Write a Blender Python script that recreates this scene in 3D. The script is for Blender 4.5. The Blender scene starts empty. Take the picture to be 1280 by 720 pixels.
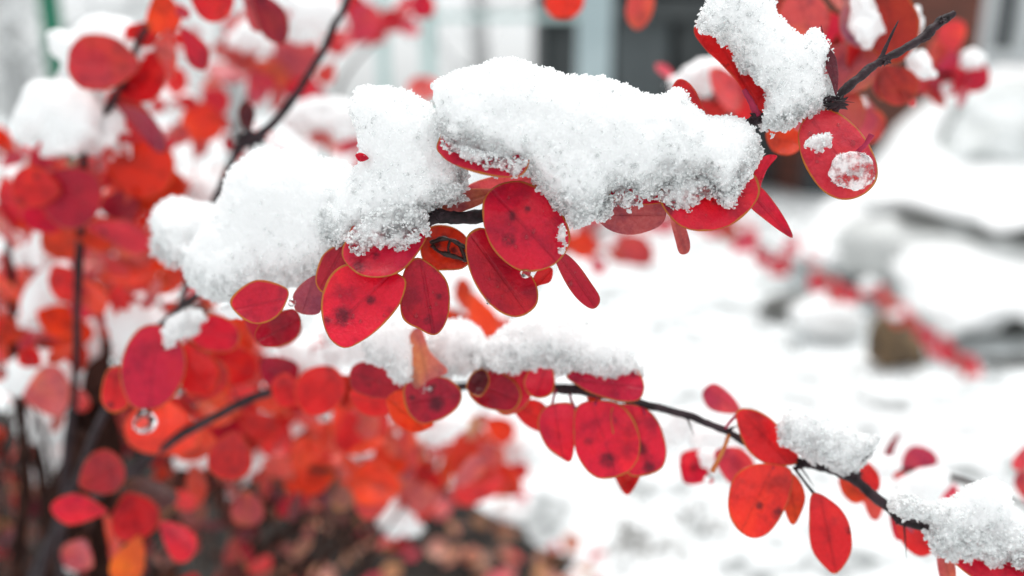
import bpy, math, random
import numpy as np
from mathutils import Vector, Matrix, noise as mnoise

C = bpy.context.scene
COL = C.collection
R = math.radians
rng = random.Random(7)

# ------------------------------------------------------------------ camera, light, exposure
PITCH = 13.4
FPX = 924.0                                  # focal length in pixels of the 1280 px frame
CAMZ = 0.45
cd = bpy.data.cameras.new('camera'); cam = bpy.data.objects.new('camera', cd); COL.objects.link(cam)
cam.location = (0, 0, CAMZ); cam.rotation_euler = (R(90 - PITCH), 0, 0)
cd.sensor_width = 36; cd.lens = FPX / 1280 * 36
cd.clip_start = 0.005; cd.clip_end = 400
cd.dof.use_dof = True; cd.dof.focus_distance = 0.148; cd.dof.aperture_fstop = 5.6
C.camera = cam
CM = Matrix.Translation((0, 0, CAMZ)) @ Matrix.Rotation(R(90 - PITCH), 4, 'X')
CMn = np.array(CM)

SUN_EL, SUN_AZ = 74, 20
C.render.film_transparent = False
w = bpy.data.worlds.new('World'); C.world = w; w.use_nodes = True
nt = w.node_tree; bg = nt.nodes['Background']
sky = nt.nodes.new('ShaderNodeTexSky'); sky.sky_type = 'NISHITA'; sky.sun_disc = False
sky.sun_elevation = R(SUN_EL); sky.sun_rotation = R(SUN_AZ); sky.dust_density = 4
hs = nt.nodes.new('ShaderNodeHueSaturation'); hs.inputs['Saturation'].default_value = 0.12
nt.links.new(sky.outputs[0], hs.inputs['Color']); mx = nt.nodes.new('ShaderNodeMix'); mx.data_type = 'RGBA'; mx.inputs[0].default_value = .5   # even cloud cover over the sky
nt.links.new(hs.outputs[0], mx.inputs[6]); mx.inputs[7].default_value = (5.4, 5.6, 5.65, 1)
nt.links.new(mx.outputs[2], bg.inputs[0])
bg.inputs[1].default_value = 0.15
ld = bpy.data.lights.new('overcast_sun', 'SUN'); ld.energy = 1.3; ld.angle = R(35); ld.color = (1, .985, .96)
lo = bpy.data.objects.new('overcast_sun', ld); COL.objects.link(lo)
az = R(SUN_AZ)
lo.rotation_euler = Vector((-math.sin(az)*math.cos(R(SUN_EL)), -math.cos(az)*math.cos(R(SUN_EL)), -math.sin(R(SUN_EL)))).to_track_quat('-Z', 'Y').to_euler()
C.view_settings.view_transform = 'Standard'; C.view_settings.look = 'None'
C.view_settings.exposure = 0.43; C.view_settings.gamma = 1
C.render.engine = 'CYCLES'
C.cycles.use_denoising = True
C.cycles.max_bounces = 10; C.cycles.transmission_bounces = 8; C.cycles.diffuse_bounces = 6; C.cycles.glossy_bounces = 3
C.cycles.caustics_reflective = False; C.cycles.caustics_refractive = True; C.cycles.blur_glossy = .5
C.cycles.sample_clamp_indirect = 8

# ------------------------------------------------------------------ helpers
def P(px, py, d):                            # image position + depth (mm) -> world point (m)
    s = d / FPX * .001
    return CM @ Vector(((px - 640) * s, -(py - 360) * s, -d * .001))

def Pn(px, py, d):                           # the same for arrays
    s = d / FPX * .001
    loc = np.stack([(px - 640) * s, -(py - 360) * s, -d * .001], -1)
    return loc @ CMn[:3, :3].T + CMn[:3, 3]

def tag(o, label=None, cat=None, group=None, kind=None):
    if label: o['label'] = label
    if cat: o['category'] = cat
    if group: o['group'] = group
    if kind: o['kind'] = kind
    return o

def empty(name, loc, label, cat, group=None):
    o = bpy.data.objects.new(name, None); COL.objects.link(o); o.location = loc
    o.empty_display_size = .01
    return tag(o, label, cat, group)

def mesh_obj(name, verts, faces, mats, parent=None, origin=None, smooth=True, mi=None, attrs=None):
    verts = np.asarray(verts, dtype=np.float64)
    if origin is None: origin = verts.mean(0)
    origin = np.asarray(origin, dtype=np.float64)
    me = bpy.data.meshes.new(name)
    if isinstance(faces, np.ndarray):
        k = faces.shape[1]; n = len(faces)
        me.vertices.add(len(verts)); me.vertices.foreach_set('co', (verts - origin).astype(np.float32).ravel())
        me.loops.add(n * k); me.loops.foreach_set('vertex_index', faces.astype(np.int32).ravel())
        me.polygons.add(n); me.polygons.foreach_set('loop_start', np.arange(0, n * k, k, dtype=np.int32))
        me.update(calc_edges=True)
    else:
        me.from_pydata([tuple(v) for v in (verts - origin)], [], faces)
    for m in (mats if isinstance(mats, (list, tuple)) else [mats]): me.materials.append(m)
    me.polygons.foreach_set('use_smooth', np.full(len(me.polygons), smooth, dtype=bool) if np.isscalar(smooth) else np.asarray(smooth, dtype=bool))
    if mi is not None: me.polygons.foreach_set('material_index', np.asarray(mi, dtype=np.int32))
    for k, v in (attrs or {}).items():
        a = me.attributes.new(k, 'FLOAT', 'POINT'); a.data.foreach_set('value', np.asarray(v, dtype=np.float32))
    me.update()
    o = bpy.data.objects.new(name, me); COL.objects.link(o)
    if parent is not None:
        o.parent = parent; o.location = Vector(origin) - parent.location
        if parent.parent is not None: o.location -= parent.parent.location
    else:
        o.location = Vector(origin)
    return o

class NT:                                    # terse node building
    def __init__(s, name):
        s.m = bpy.data.materials.new(name); s.m.use_nodes = True
        s.t = s.m.node_tree; s.b = s.t.nodes['Principled BSDF']; s.out = s.t.nodes['Material Output']
    def n(s, typ, props=None, **ins):
        x = s.t.nodes.new('ShaderNode' + typ)
        for k, v in (props or {}).items(): setattr(x, k, v)
        for k, v in ins.items(): s.set(x, k.replace('_', ' '), v)
        return x
    def set(s, x, k, v):
        i = x.inputs[int(k[1:])] if k[0] == 'i' and k[1:].isdigit() else x.inputs[k]
        if isinstance(v, bpy.types.NodeSocket): s.t.links.new(v, i)
        else: i.default_value = v
    def mix(s, f, a, b, mode='MIX'):
        x = s.n('Mix', dict(data_type='RGBA', blend_type=mode)); s.set(x, 'i0', f); s.set(x, 'i6', a); s.set(x, 'i7', b)
        return x.outputs[2]
    def math(s, op, a, b=0.0, c=0.0):
        x = s.n('Math', dict(operation=op)); s.set(x, 'i0', a); s.set(x, 'i1', b); s.set(x, 'i2', c)
        return x.outputs[0]
    def ramp(s, v, a, b, lo=0.0, hi=1.0):
        x = s.n('MapRange', dict(interpolation_type='SMOOTHSTEP')); s.set(x, 'i0', v)
        for i, k in enumerate((a, b, lo, hi)): x.inputs[i + 1].default_value = k
        return x.outputs[0]
    def noise(s, vec, scale, detail=3, rough=.55, dist=0):
        x = s.n('TexNoise'); 
        if vec is not None: s.set(x, 'Vector', vec)
        x.inputs['Scale'].default_value = scale; x.inputs['Detail'].default_value = detail
        x.inputs['Roughness'].default_value = rough; x.inputs['Distortion'].default_value = dist
        return x.outputs[0]
    def bump(s, h, strength, dist):
        x = s.n('Bump'); s.set(x, 'Height', h); x.inputs['Strength'].default_value = strength; x.inputs['Distance'].default_value = dist
        return x.outputs[0]

def rgba(c): return (c[0], c[1], c[2], 1)

# ------------------------------------------------------------------ materials
def leaf_material(under):
    q = NT('leaf_underside' if under else 'leaf_upper_side')
    oi = q.n('ObjectInfo'); tc = q.n('TexCoord')
    off = q.n('VectorMath', dict(operation='SCALE')); q.set(off, 'i0', (3.1, 1.7, 2.3)); q.set(off, 'Scale', oi.outputs['Random'])
    vec = q.n('VectorMath', dict(operation='ADD')); q.set(vec, 'i0', tc.outputs['Object']); q.set(vec, 'i1', off.outputs[0]); vec = vec.outputs[0]
    base = oi.outputs['Color']
    edge = q.n('Attribute', dict(attribute_name='edge')).outputs['Fac']
    mid = q.n('Attribute', dict(attribute_name='mid')).outputs['Fac']
    mar = q.n('Attribute', dict(attribute_name='margin', attribute_type='OBJECT')).outputs['Fac']
    if under: base = q.mix(.45, base, (.62, .22, .20, 1))
    blot = q.noise(vec, 170, 4, .6)
    col = q.mix(q.ramp(blot, .44, .72, 0, .6), base, q.mix(1, base, (.45, .35, .65, 1), 'MULTIPLY'))
    hot = q.noise(vec, 95, 2, .5)
    col = q.mix(q.ramp(hot, .46, .72, 0, .7), col, q.mix(1, col, (1.15, 1.75, .8, 1), 'MULTIPLY'))
    fine = q.noise(vec, 1300, 4, .65)
    col = q.mix(q.ramp(fine, .38, .7, 0, .4), col, q.mix(1, col, (1.2, 2.0, 1.9, 1), 'MULTIPLY'))
    # dark disease spots
    vo = q.n('TexVoronoi', Scale=150.0); q.set(vo, 'Vector', vec)
    wob = q.noise(vec, 900, 2)
    dd = q.math('ADD', vo.outputs['Distance'], q.math('MULTIPLY', q.math('SUBTRACT', wob, .5), .45))
    sel = q.n('SeparateColor'); q.set(sel, 'Color', vo.outputs['Color'])
    spot = q.math('MULTIPLY', q.ramp(dd, .04, .22, 1, 0), q.ramp(sel.outputs[0], .72, .8, 0, 1))
    if not under: col = q.mix(q.math('MULTIPLY', spot, .75), col, (.06, .008, .016, 1))
    sp = q.n('Attribute', dict(attribute_name='spot')).outputs['Fac']
    spn = q.ramp(q.math('MULTIPLY', sp, q.math('ADD', -.25, q.math('MULTIPLY', q.noise(vec, 520, 5, .75), 2.3))), .2, .95, 0, .75)
    col = q.mix(spn, col, (.075, .008, .022, 1))
    # veins
    ve = q.n('TexVoronoi', dict(feature='DISTANCE_TO_EDGE'), Scale=520.0); q.set(ve, 'Vector', vec)
    vein = q.ramp(ve.outputs['Distance'], .0, .09, 1, 0)
    col = q.mix(q.math('MULTIPLY', vein, .08), col, q.mix(1, col, (.6, .5, .5, 1), 'MULTIPLY'))
    rib = q.ramp(mid, .12, .45, 1, 0)
    col = q.mix(q.math('MULTIPLY', rib, .3), col, q.mix(1, col, (.62, .6, .7, 1), 'MULTIPLY'))
    # orange yellow margin
    en = q.math('ADD', edge, q.math('MULTIPLY', q.math('SUBTRACT', q.noise(vec, 200, 4), .5), 1.0))
    rim = q.math('MULTIPLY', q.ramp(en, .16, .46, 1, 0), mar)
    col = q.mix(rim, col, q.mix(q.noise(vec, 220, 2), (.62, .30, .035, 1), (.50, .09, .02, 1)))
    q.set(q.b, 'Base Color', col); q.set(q.b, 'Roughness', q.ramp(q.noise(vec, 240, 3), .35, .65, .5 if under else .22, .7 if under else .5))
    q.b.inputs['Specular IOR Level'].default_value = .2 if under else .32
    h = q.math('ADD', q.math('MULTIPLY', q.noise(vec, 260, 3), 1.4), q.math('ADD', q.math('MULTIPLY', fine, .35), q.math('MULTIPLY', vein, -.07)))
    h = q.math('ADD', h, q.math('MULTIPLY', rib, -.5))
    bp = q.bump(h, .8, .0005); q.set(q.b, 'Normal', bp)
    if not under:
        q.b.inputs['Coat Weight'].default_value = .6; q.b.inputs['Coat Roughness'].default_value = .1; q.b.inputs['Coat IOR'].default_value = 1.33
    tr = q.n('BsdfTranslucent'); q.set(tr, 'Color', q.mix(1, col, (1.3, 1.5, 1.2, 1), 'MULTIPLY'))
    ms = q.n('MixShader'); ms.inputs[0].default_value = .42
    q.t.links.new(q.b.outputs[0], ms.inputs[1]); q.t.links.new(tr.outputs[0], ms.inputs[2])
    q.t.links.new(ms.outputs[0], q.out.inputs[0])
    return q.m
LEAF = [leaf_material(False), leaf_material(True)]

def snow_material(name, scale=.0048, bumpscale=2200, bumpd=.00025):
    q = NT(name); tc = q.n('TexCoord'); v = tc.outputs['Object']
    q.b.inputs['Base Color'].default_value = (.95, .965, .965, 1)
    q.b.inputs['Roughness'].default_value = .5; q.b.inputs['IOR'].default_value = 1.31
    q.b.inputs['Subsurface Weight'].default_value = .85
    q.b.inputs['Subsurface Radius'].default_value = (1, 1, 1); q.b.inputs['Subsurface Scale'].default_value = scale
    vo = q.n('TexVoronoi', Scale=bumpscale * .6); q.set(vo, 'Vector', v)
    h = q.math('ADD', q.noise(v, bumpscale, 3, .6), vo.outputs['Distance'])
    q.set(q.b, 'Normal', q.bump(h, .8, bumpd))
    wet = q.n('Attribute', dict(attribute_name='wet')).outputs['Fac']
    g = q.n('BsdfPrincipled')
    g.inputs['Base Color'].default_value = (.95, .965, .97, 1); g.inputs['Roughness'].default_value = .18
    g.inputs['IOR'].default_value = 1.2; g.inputs['Transmission Weight'].default_value = 1
    q.set(g, 'Normal', q.bump(h, .6, bumpd))
    f = q.math('MULTIPLY', wet, q.ramp(q.noise(v, 330, 3, .6), .38, .62, .05, .6))
    ms = q.n('MixShader'); q.set(ms, 'i0', f)
    q.t.links.new(q.b.outputs[0], ms.inputs[1]); q.t.links.new(g.outputs[0], ms.inputs[2])
    q.t.links.new(ms.outputs[0], q.out.inputs[0])
    return q.m
SNOW = snow_material('granular_snow')
SNOWFAR = snow_material('soft_snow', .02, 150, .004)

def ice_material():
    q = NT('ice_crystal')
    q.b.inputs['Base Color'].default_value = (.98, .99, .99, 1); q.b.inputs['Roughness'].default_value = .12
    q.b.inputs['IOR'].default_value = 1.22; q.b.inputs['Transmission Weight'].default_value = .8
    tr = q.n('BsdfTranslucent'); tr.inputs[0].default_value = (.98, .985, .985, 1)
    df = q.n('BsdfDiffuse'); df.inputs[0].default_value = (.97, .98, .98, 1)
    m2 = q.n('MixShader'); m2.inputs[0].default_value = .5
    q.t.links.new(tr.outputs[0], m2.inputs[1]); q.t.links.new(df.outputs[0], m2.inputs[2])
    ms = q.n('MixShader'); ms.inputs[0].default_value = .55
    q.t.links.new(q.b.outputs[0], ms.inputs[1]); q.t.links.new(m2.outputs[0], ms.inputs[2]); q.t.links.new(ms.outputs[0], q.out.inputs[0])
    return q.m
ICE = ice_material()
def frost_material():
    q = NT('frost_needle')
    q.b.inputs['Base Color'].default_value = (.97, .98, .98, 1); q.b.inputs['Roughness'].default_value = .3
    tr = q.n('BsdfTranslucent'); tr.inputs[0].default_value = (.98, .985, .985, 1)
    ms = q.n('MixShader'); ms.inputs[0].default_value = .5
    q.t.links.new(q.b.outputs[0], ms.inputs[1]); q.t.links.new(tr.outputs[0], ms.inputs[2]); q.t.links.new(ms.outputs[0], q.out.inputs[0])
    return q.m
FROST = frost_material()

def water_material():
    q = NT('water')
    q.b.inputs['Base Color'].default_value = (1, 1, 1, 1); q.b.inputs['Roughness'].default_value = 0.02
    q.b.inputs['IOR'].default_value = 1.33; q.b.inputs['Transmission Weight'].default_value = 1
    return q.m
WATER = water_material()

def simple(name, c1, c2, scale, rough=.7, bump=.3, bd=.002, detail=4, spec=.4, dist=0):
    q = NT(name); tc = q.n('TexCoord'); v = tc.outputs['Object']
    n = q.noise(v, scale, detail, .6, dist)
    q.set(q.b, 'Base Color', q.mix(q.ramp(n, .3, .7), rgba(c1), rgba(c2)))
    q.b.inputs['Roughness'].default_value = rough; q.b.inputs['Specular IOR Level'].default_value = spec
    q.set(q.b, 'Normal', q.bump(q.noise(v, scale * 3, 4, .6), bump, bd))
    return q.m
BARK = simple('dark_twig_bark', (.008, .005, .006), (.045, .026, .032), 300, .6, .8, .0004, 5, .22)
BARKB = simple('brown_stem_bark', (.016, .008, .007), (.055, .026, .02), 160, .95, .6, .001, 4, .04)
TORN = simple('dead_leaf_tissue', (.010, .007, .006), (.04, .02, .015), 500, .35, .6, .0002)
ROCKM = simple('grey_rock', (.07, .07, .065), (.20, .20, .19), 9, .85, .8, .02)
ROCKB = simple('brown_rock', (.05, .038, .026), (.24, .15, .075), 26, .85, .8, .01)
ROCKP = simple('frosted_rock', (.52, .54, .53), (.86, .88, .88), 7, .8, .6, .02)
ROCKL = simple('pale_grey_rock', (.50, .51, .50), (.76, .77, .76), 9, .85, .8, .02)
SOIL = simple('wet_soil', (.008, .007, .006), (.035, .026, .02), 60, .8, .9, .01)
GREENP = simple('green_fence_paint', (.004, .13, .07), (.008, .18, .10), 30, .4, .1, .001)
WIRE = simple('galvanised_wire', (.30, .33, .33), (.45, .48, .48), 60, .5, .1, .001)
PALEP = simple('pale_blue_paint', (.36, .45, .47), (.44, .53, .55), 4, .55, .1, .002)
PALEG = simple('pale_green_paint', (.42, .56, .54), (.5, .64, .62), 4, .5, .1, .002)
DARKW = simple('dark_stained_board', (.045, .052, .054), (.08, .088, .09), 3, .6, .3, .004)
DARKER = simple('dark_shed_interior', (.035, .041, .043), (.055, .062, .065), 2, .7, .2, .004)
GREYP = simple('grey_panel', (.085, .10, .105), (.12, .135, .14), 2, .6, .2, .004)
WHITEP = simple('white_window_paint', (.6, .63, .64), (.74, .77, .77), 6, .5, .1, .002)
GLASS = simple('dark_window_glass', (.05, .06, .065), (.09, .10, .105), 3, .08, .0, .001, spec=.8)
TRUNKG = simple('grey_tree_bark', (.34, .34, .34), (.58, .58, .58), 12, .85, .5, .01)

TRUNKD = simple('dead_grass', (.05, .045, .035), (.13, .11, .08), 60, .8)

def brick_material():
    q = NT('red_brown_brick'); tc = q.n('TexCoord')
    mp = q.n('Mapping'); q.set(mp, 'Vector', tc.outputs['Object']); mp.inputs['Rotation'].default_value = (R(90), 0, 0)
    b = q.n('TexBrick', dict(offset=.5), Scale=1.0); q.set(b, 'Vector', mp.outputs[0])
    b.inputs['Color1'].default_value = (.22, .066, .042, 1); b.inputs['Color2'].default_value = (.15, .05, .035, 1); b.inputs['Mortar'].default_value = (.08, .05, .04, 1)
    b.inputs['Brick Width'].default_value = .5; b.inputs['Row Height'].default_value = .075; b.inputs['Mortar Size'].default_value = .008
    q.set(q.b, 'Base Color', q.mix(q.ramp(q.noise(tc.outputs['Object'], 5), .3, .7, 0, .4), b.outputs[0], (.09, .036, .026, 1)))
    q.b.inputs['Roughness'].default_value = .85
    q.set(q.b, 'Normal', q.bump(b.outputs['Fac'], .4, -.006))
    return q.m
BRICK = brick_material()

def ground_snow_material():
    q = NT('ground_snow'); tc = q.n('TexCoord'); v = tc.outputs['Object']
    n = q.noise(v, 11, 6, .7)
    q.set(q.b, 'Base Color', q.mix(q.ramp(n, .47, .64, 0, .88), (.86, .885, .89, 1), (.10, .115, .115, 1)))
    q.b.inputs['Roughness'].default_value = .6
    q.set(q.b, 'Normal', q.bump(q.noise(v, 40, 4, .6), .5, .01))
    return q.m
GSNOW = ground_snow_material()

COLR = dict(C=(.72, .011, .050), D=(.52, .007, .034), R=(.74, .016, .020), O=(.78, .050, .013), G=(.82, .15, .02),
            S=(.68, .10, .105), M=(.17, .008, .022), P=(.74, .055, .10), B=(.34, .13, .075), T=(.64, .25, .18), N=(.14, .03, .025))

# ------------------------------------------------------------------ leaves
def resample(pts, n):                        # closed Catmull-Rom, evenly resampled
    p = np.array(pts, float); m = len(p); out = []
    for i in range(m):
        a, b, c, d = p[i - 1], p[i], p[(i + 1) % m], p[(i + 2) % m]
        for t in np.linspace(0, 1, 12, endpoint=False):
            out.append(.5 * ((2*b) + (c - a)*t + (2*a - 5*b + 4*c - d)*t*t + (3*b - a - 3*c + d)*t**3))
    out = np.array(out); seg = np.linalg.norm(np.roll(out, -1, 0) - out, axis=1)
    s = np.concatenate([[0], np.cumsum(seg)]); tgt = np.linspace(0, s[-1], n, endpoint=False)
    o2 = np.vstack([out, out[:1]])
    return np.stack([np.interp(tgt, s, o2[:, 0]), np.interp(tgt, s, o2[:, 1])], -1)

RINGS = [1, .975, .94, .88, .8, .71, .62, .52, .42, .32, .22, .11]
def leaf_shell(outline, N, thick, depthf):
    """outline in local 2-D; returns verts (x, y, z), faces, material index, edge distance, mid distance"""
    o = resample(outline, N); c = o.mean(0); n = len(o)
    V, E = [], []
    ext = np.linalg.norm(o - c, axis=1)
    for side in (0, 1):
        for t in (RINGS if side == 0 else RINGS[1:]):
            p = c + (o - c) * t
            z = depthf(p[:, 0], p[:, 1]) + (side - .5) * thick * min(1, (1 - t) * 14)
            V.append(np.column_stack([p, z])); E.append((1 - t) * ext)
        V.append(np.array([[c[0], c[1], float(np.atleast_1d(depthf(c[:1], c[1:]))[0]) + (side - .5) * thick]])); E.append(np.array([ext.mean()]))
    nr = len(RINGS); F, mi = [], []
    def ring(side, k): return (k * n) if side == 0 else (0 if k == 0 else nr * n + 1 + (k - 1) * n)
    for side in (0, 1):
        for k in range(nr - 1):
            a, b = ring(side, k), ring(side, k + 1)
            for i in range(n):
                j = (i + 1) % n
                f = [a + i, a + j, b + j, b + i]; F.append(f if side else f[::-1]); mi.append(side)
        a = ring(side, nr - 1); cc = nr * n if side == 0 else nr * n + 1 + (nr - 1) * n
        for i in range(n):
            j = (i + 1) % n
            f = [a + i, a + j, cc]; F.append(f if side else f[::-1]); mi.append(side)
    return np.vstack(V), F, np.array(mi), np.concatenate(E)

DEPTHS = []
def poly_area(p):
    p = np.array(p, float); q = np.roll(p, -1, 0)
    return .5 * np.sum(p[:, 0]*q[:, 1] - q[:, 0]*p[:, 1])

def hero_leaf(parent, pts, d, col, gx=None, gy=None, cup=None, under=False, margin=1.0, axis=None, fold=0.0, wav=1.0, label=None, name='leaf', spots=()):
    """a leaf whose outline is given where it is seen; gx, gy tilt it in depth (mm per px)"""
    r = random.Random(int(pts[0][0] * 7 + pts[0][1] * 13 + len(pts)))
    gx = r.uniform(-.05, .05) if gx is None else gx
    gy = r.uniform(-.06, .0) if gy is None else gy
    cup = r.uniform(.8, 2.4) if cup is None else cup
    if poly_area(pts) < 0: pts = pts[::-1]
    c = np.mean(np.array(pts, float), 0); ext = np.max(np.linalg.norm(np.array(pts) - c, axis=1))
    if axis is None:
        m = np.array(pts) - c; u, s_, vt = np.linalg.svd(m, full_matrices=False); ax = vt[0]
    else: ax = np.array([math.cos(R(axis)), -math.sin(R(axis))])
    nrm = np.array([-ax[1], ax[0]]); ph = r.uniform(0, 6)
    def depthf(x, y):
        dx, dy = x - c[0], y - c[1]
        u = (dx * nrm[0] + dy * nrm[1]) / ext; v = (dx * ax[0] + dy * ax[1]) / ext
        return d + gx*dx + gy*dy - cup*(dx*dx + dy*dy)/ext**2 + fold*np.abs(u) + wav*.5*np.sin(3.1*v + ph)*u + wav*.25*np.sin(7*v + 2*ph)*np.abs(u)
    V, F, mi, E = leaf_shell(pts, 64, .28, depthf)
    s = d / FPX
    mid = np.abs((V[:, 0] - c[0]) * nrm[0] + (V[:, 1] - c[1]) * nrm[1]) * s
    W = Pn(V[:, 0], V[:, 1], V[:, 2])
    if under: mi = 1 - mi
    sp = np.zeros(len(V))
    for a, b, q in spots: sp = np.maximum(sp, np.exp(-((V[:, 0] - a)**2 + (V[:, 1] - b)**2) / q**2))
    o = mesh_obj(name, W, F, LEAF, parent, mi=mi, attrs=dict(edge=E * s, mid=mid, spot=sp))
    col = COLR[col] if isinstance(col, str) else col
    k = r.uniform(.9, 1.1); o.color = (col[0]*k, col[1]*r.uniform(.85, 1.2), col[2]*r.uniform(.85, 1.2), 1)
    o['margin'] = float(margin); DEPTHS.append((c[0], c[1], depthf))
    if label: o['label'] = label
    return o

SHAPES = [
    [(0, 0), (.10, .10), (.24, .30), (.36, .55), (.36, .78), (.22, .95), (0, 1), (-.22, .95), (-.36, .78), (-.36, .55), (-.24, .30), (-.10, .10)],
    [(0, 0), (.18, .12), (.38, .34), (.45, .6), (.38, .84), (.18, .98), (0, 1), (-.2, .97), (-.4, .82), (-.45, .58), (-.36, .32), (-.16, .1)],
    [(0, 0), (.09, .15), (.2, .4), (.26, .65), (.18, .88), (0, 1.02), (-.19, .86), (-.27, .62), (-.2, .38), (-.08, .14)],
    [(0, 0), (.14, .1), (.32, .3), (.4, .52), (.36, .72), (.22, .88), (.05, 1), (-.12, .95), (-.34, .74), (-.41, .5), (-.3, .26), (-.12, .08)],
]
GEN = []
for i, sh in enumerate(SHAPES):
    for k in range(2):
        rr = random.Random(i * 5 + k)
        cu, fo, tw = rr.uniform(.05, .16), rr.uniform(-.12, .2), rr.uniform(-.2, .2)
        f = lambda x, y, cu=cu, fo=fo, tw=tw: cu*((y - .5)**2*2) + fo*np.abs(x) + tw*x*(y - .5) + .03*np.sin(9*y)*x
        V, F, mi, E = leaf_shell(sh, 28, .016, f)
        me_o = mesh_obj('leaf', V * .018, F, LEAF, mi=1 - mi, attrs=dict(edge=E * 18, mid=np.abs(V[:, 0]) * 18), origin=(0, 0, 0))
        GEN.append(me_o.data); bpy.data.objects.remove(me_o)

def place_leaf(parent, px, py, L, ang, col, d, shape=None, pitch=None, roll=None, under=False, margin=.4, wscale=1.0, pct=.5):
    """generic leaf centred at an image position; L length in px, ang the tip's direction in the picture"""
    r = rng
    me = GEN[r.randrange(len(GEN)) if shape is None else (shape * 2 + r.randrange(2))]
    pitch = r.uniform(-40, 40) if pitch is None else pitch
    roll = r.uniform(-40, 40) if roll is None else roll
    size = L * d / FPX / 18.0 / max(.5, math.cos(R(pitch)))
    rot = Matrix.Rotation(R(ang - 90), 4, 'Z') @ Matrix.Rotation(R(pitch), 4, 'X') @ Matrix.Rotation(R(roll + (180 if under else 0)), 4, 'Y')
    M3 = CM.to_3x3().to_4x4() @ rot
    M3 = M3 @ Matrix.Diagonal((size * wscale, size, size, 1))
    tip = (M3 @ Vector((0, .018 * pct, 0)))
    o = bpy.data.objects.new('leaf', me); COL.objects.link(o)
    o.parent = parent
    o.matrix_local = Matrix.Translation(P(px, py, d) - tip - parent.location) @ M3
    c = COLR[col] if isinstance(col, str) else col
    k = r.uniform(.85, 1.12); o.color = (c[0]*k, c[1]*r.uniform(.8, 1.3), c[2]*r.uniform(.8, 1.3), 1); o['margin'] = margin
    return o

# ------------------------------------------------------------------ twigs
def tube_geo(ctrl, seg=8, per=8, bumps=.12, seed=0):
    """ctrl: world points with radius (m)"""
    p = np.array([list(c[0]) + [c[1]] for c in ctrl], float); m = len(p); S = []
    for i in range(m - 1):
        a = p[max(i - 1, 0)]; b = p[i]; c = p[i + 1]; d = p[min(i + 2, m - 1)]
        for t in np.linspace(0, 1, per, endpoint=False):
            S.append(.5*((2*b) + (c - a)*t + (2*a - 5*b + 4*c - d)*t*t + (3*b - a - 3*c + d)*t**3))
    S.append(p[-1]); S = np.array(S); rr = random.Random(seed)
    if m > 4:
        for i in range(1, len(S) - 1):
            q = Vector((i*.23 + seed*3.7, seed*1.3, 2.2)); S[i, :3] += np.array([mnoise.noise(q), mnoise.noise(q + Vector((0, 9, 0))), mnoise.noise(q + Vector((0, 0, 9)))]) * S[i, 3] * .5
            S[i, 3] *= 1 + .28*mnoise.noise(q*1.7)
    V, F = [], []; up = Vector((.3, .5, .8)).normalized()
    n = len(S)
    for i in range(n):
        t = Vector(S[min(i + 1, n - 1), :3] - S[max(i - 1, 0), :3]).normalized()
        u = t.cross(up).normalized(); v = t.cross(u)
        for k in range(seg):
            a = 2 * math.pi * k / seg
            rad = max(S[i, 3], 1e-6) * (1 + bumps * rr.uniform(-1, 1))
            V.append(Vector(S[i, :3]) + (u * math.cos(a) + v * math.sin(a)) * rad)
    for i in range(n - 1):
        for k in range(seg):
            F.append([i*seg + k, i*seg + (k + 1) % seg, (i + 1)*seg + (k + 1) % seg, (i + 1)*seg + k])
    F.append(list(range(seg))[::-1]); F.append([(n - 1)*seg + k for k in range(seg)])
    return [tuple(v) for v in V], F

def twig(parent, name, pts, mat, seed=0, seg=8, bumps=.12, per=8):
    """pts: (px, py, depth mm, radius px)"""
    ctrl = [(P(a, b, d), r_ * d / FPX * .001) for a, b, d, r_ in pts]
    V, F = tube_geo(ctrl, seg, per, bumps, seed)
    return mesh_obj(name, V, F, mat, parent)

def bud_cluster(parent, px, py, d, r_px, seed, n=16):
    """dark scaly bud with frayed bracts"""
    rr = random.Random(seed); V, F = [], []
    def add(v, f):
        k = len(V); V.extend(v); F.extend([[i + k for i in q] for q in f])
    for i in range(n):
        a = rr.uniform(0, 6.28); l = rr.uniform(.5, 1.25); q = rr.uniform(-.8, .8)
        tipx, tipy, tz = px + math.cos(a)*r_px*l, py + math.sin(a)*r_px*l*.8, d + q*2
        v, f = tube_geo([(P(px + rr.uniform(-2, 2), py + rr.uniform(-2, 2), d), .26*r_px*d/FPX*.001), (P(px*.45 + tipx*.55, py*.45 + tipy*.55, d + q), .2*r_px*d/FPX*.001), (P(tipx, tipy, tz), .02*r_px*d/FPX*.001)], 5, 3, .2, i)
        add(v, f)
    return mesh_obj('bud_cluster', V, F, BARK, parent)

def thorn(parent, a, b, d, r_px=1.6, d2=None):
    d2 = d if d2 is None else d2
    return twig(parent, 'thorn', [(a[0], a[1], d, r_px), ((a[0]*.5 + b[0]*.5), (a[1]*.5 + b[1]*.5), (d + d2)/2, r_px*.6), (b[0], b[1], d2, .15)], BARK, int(a[0]), 6, .05, 4)

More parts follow.
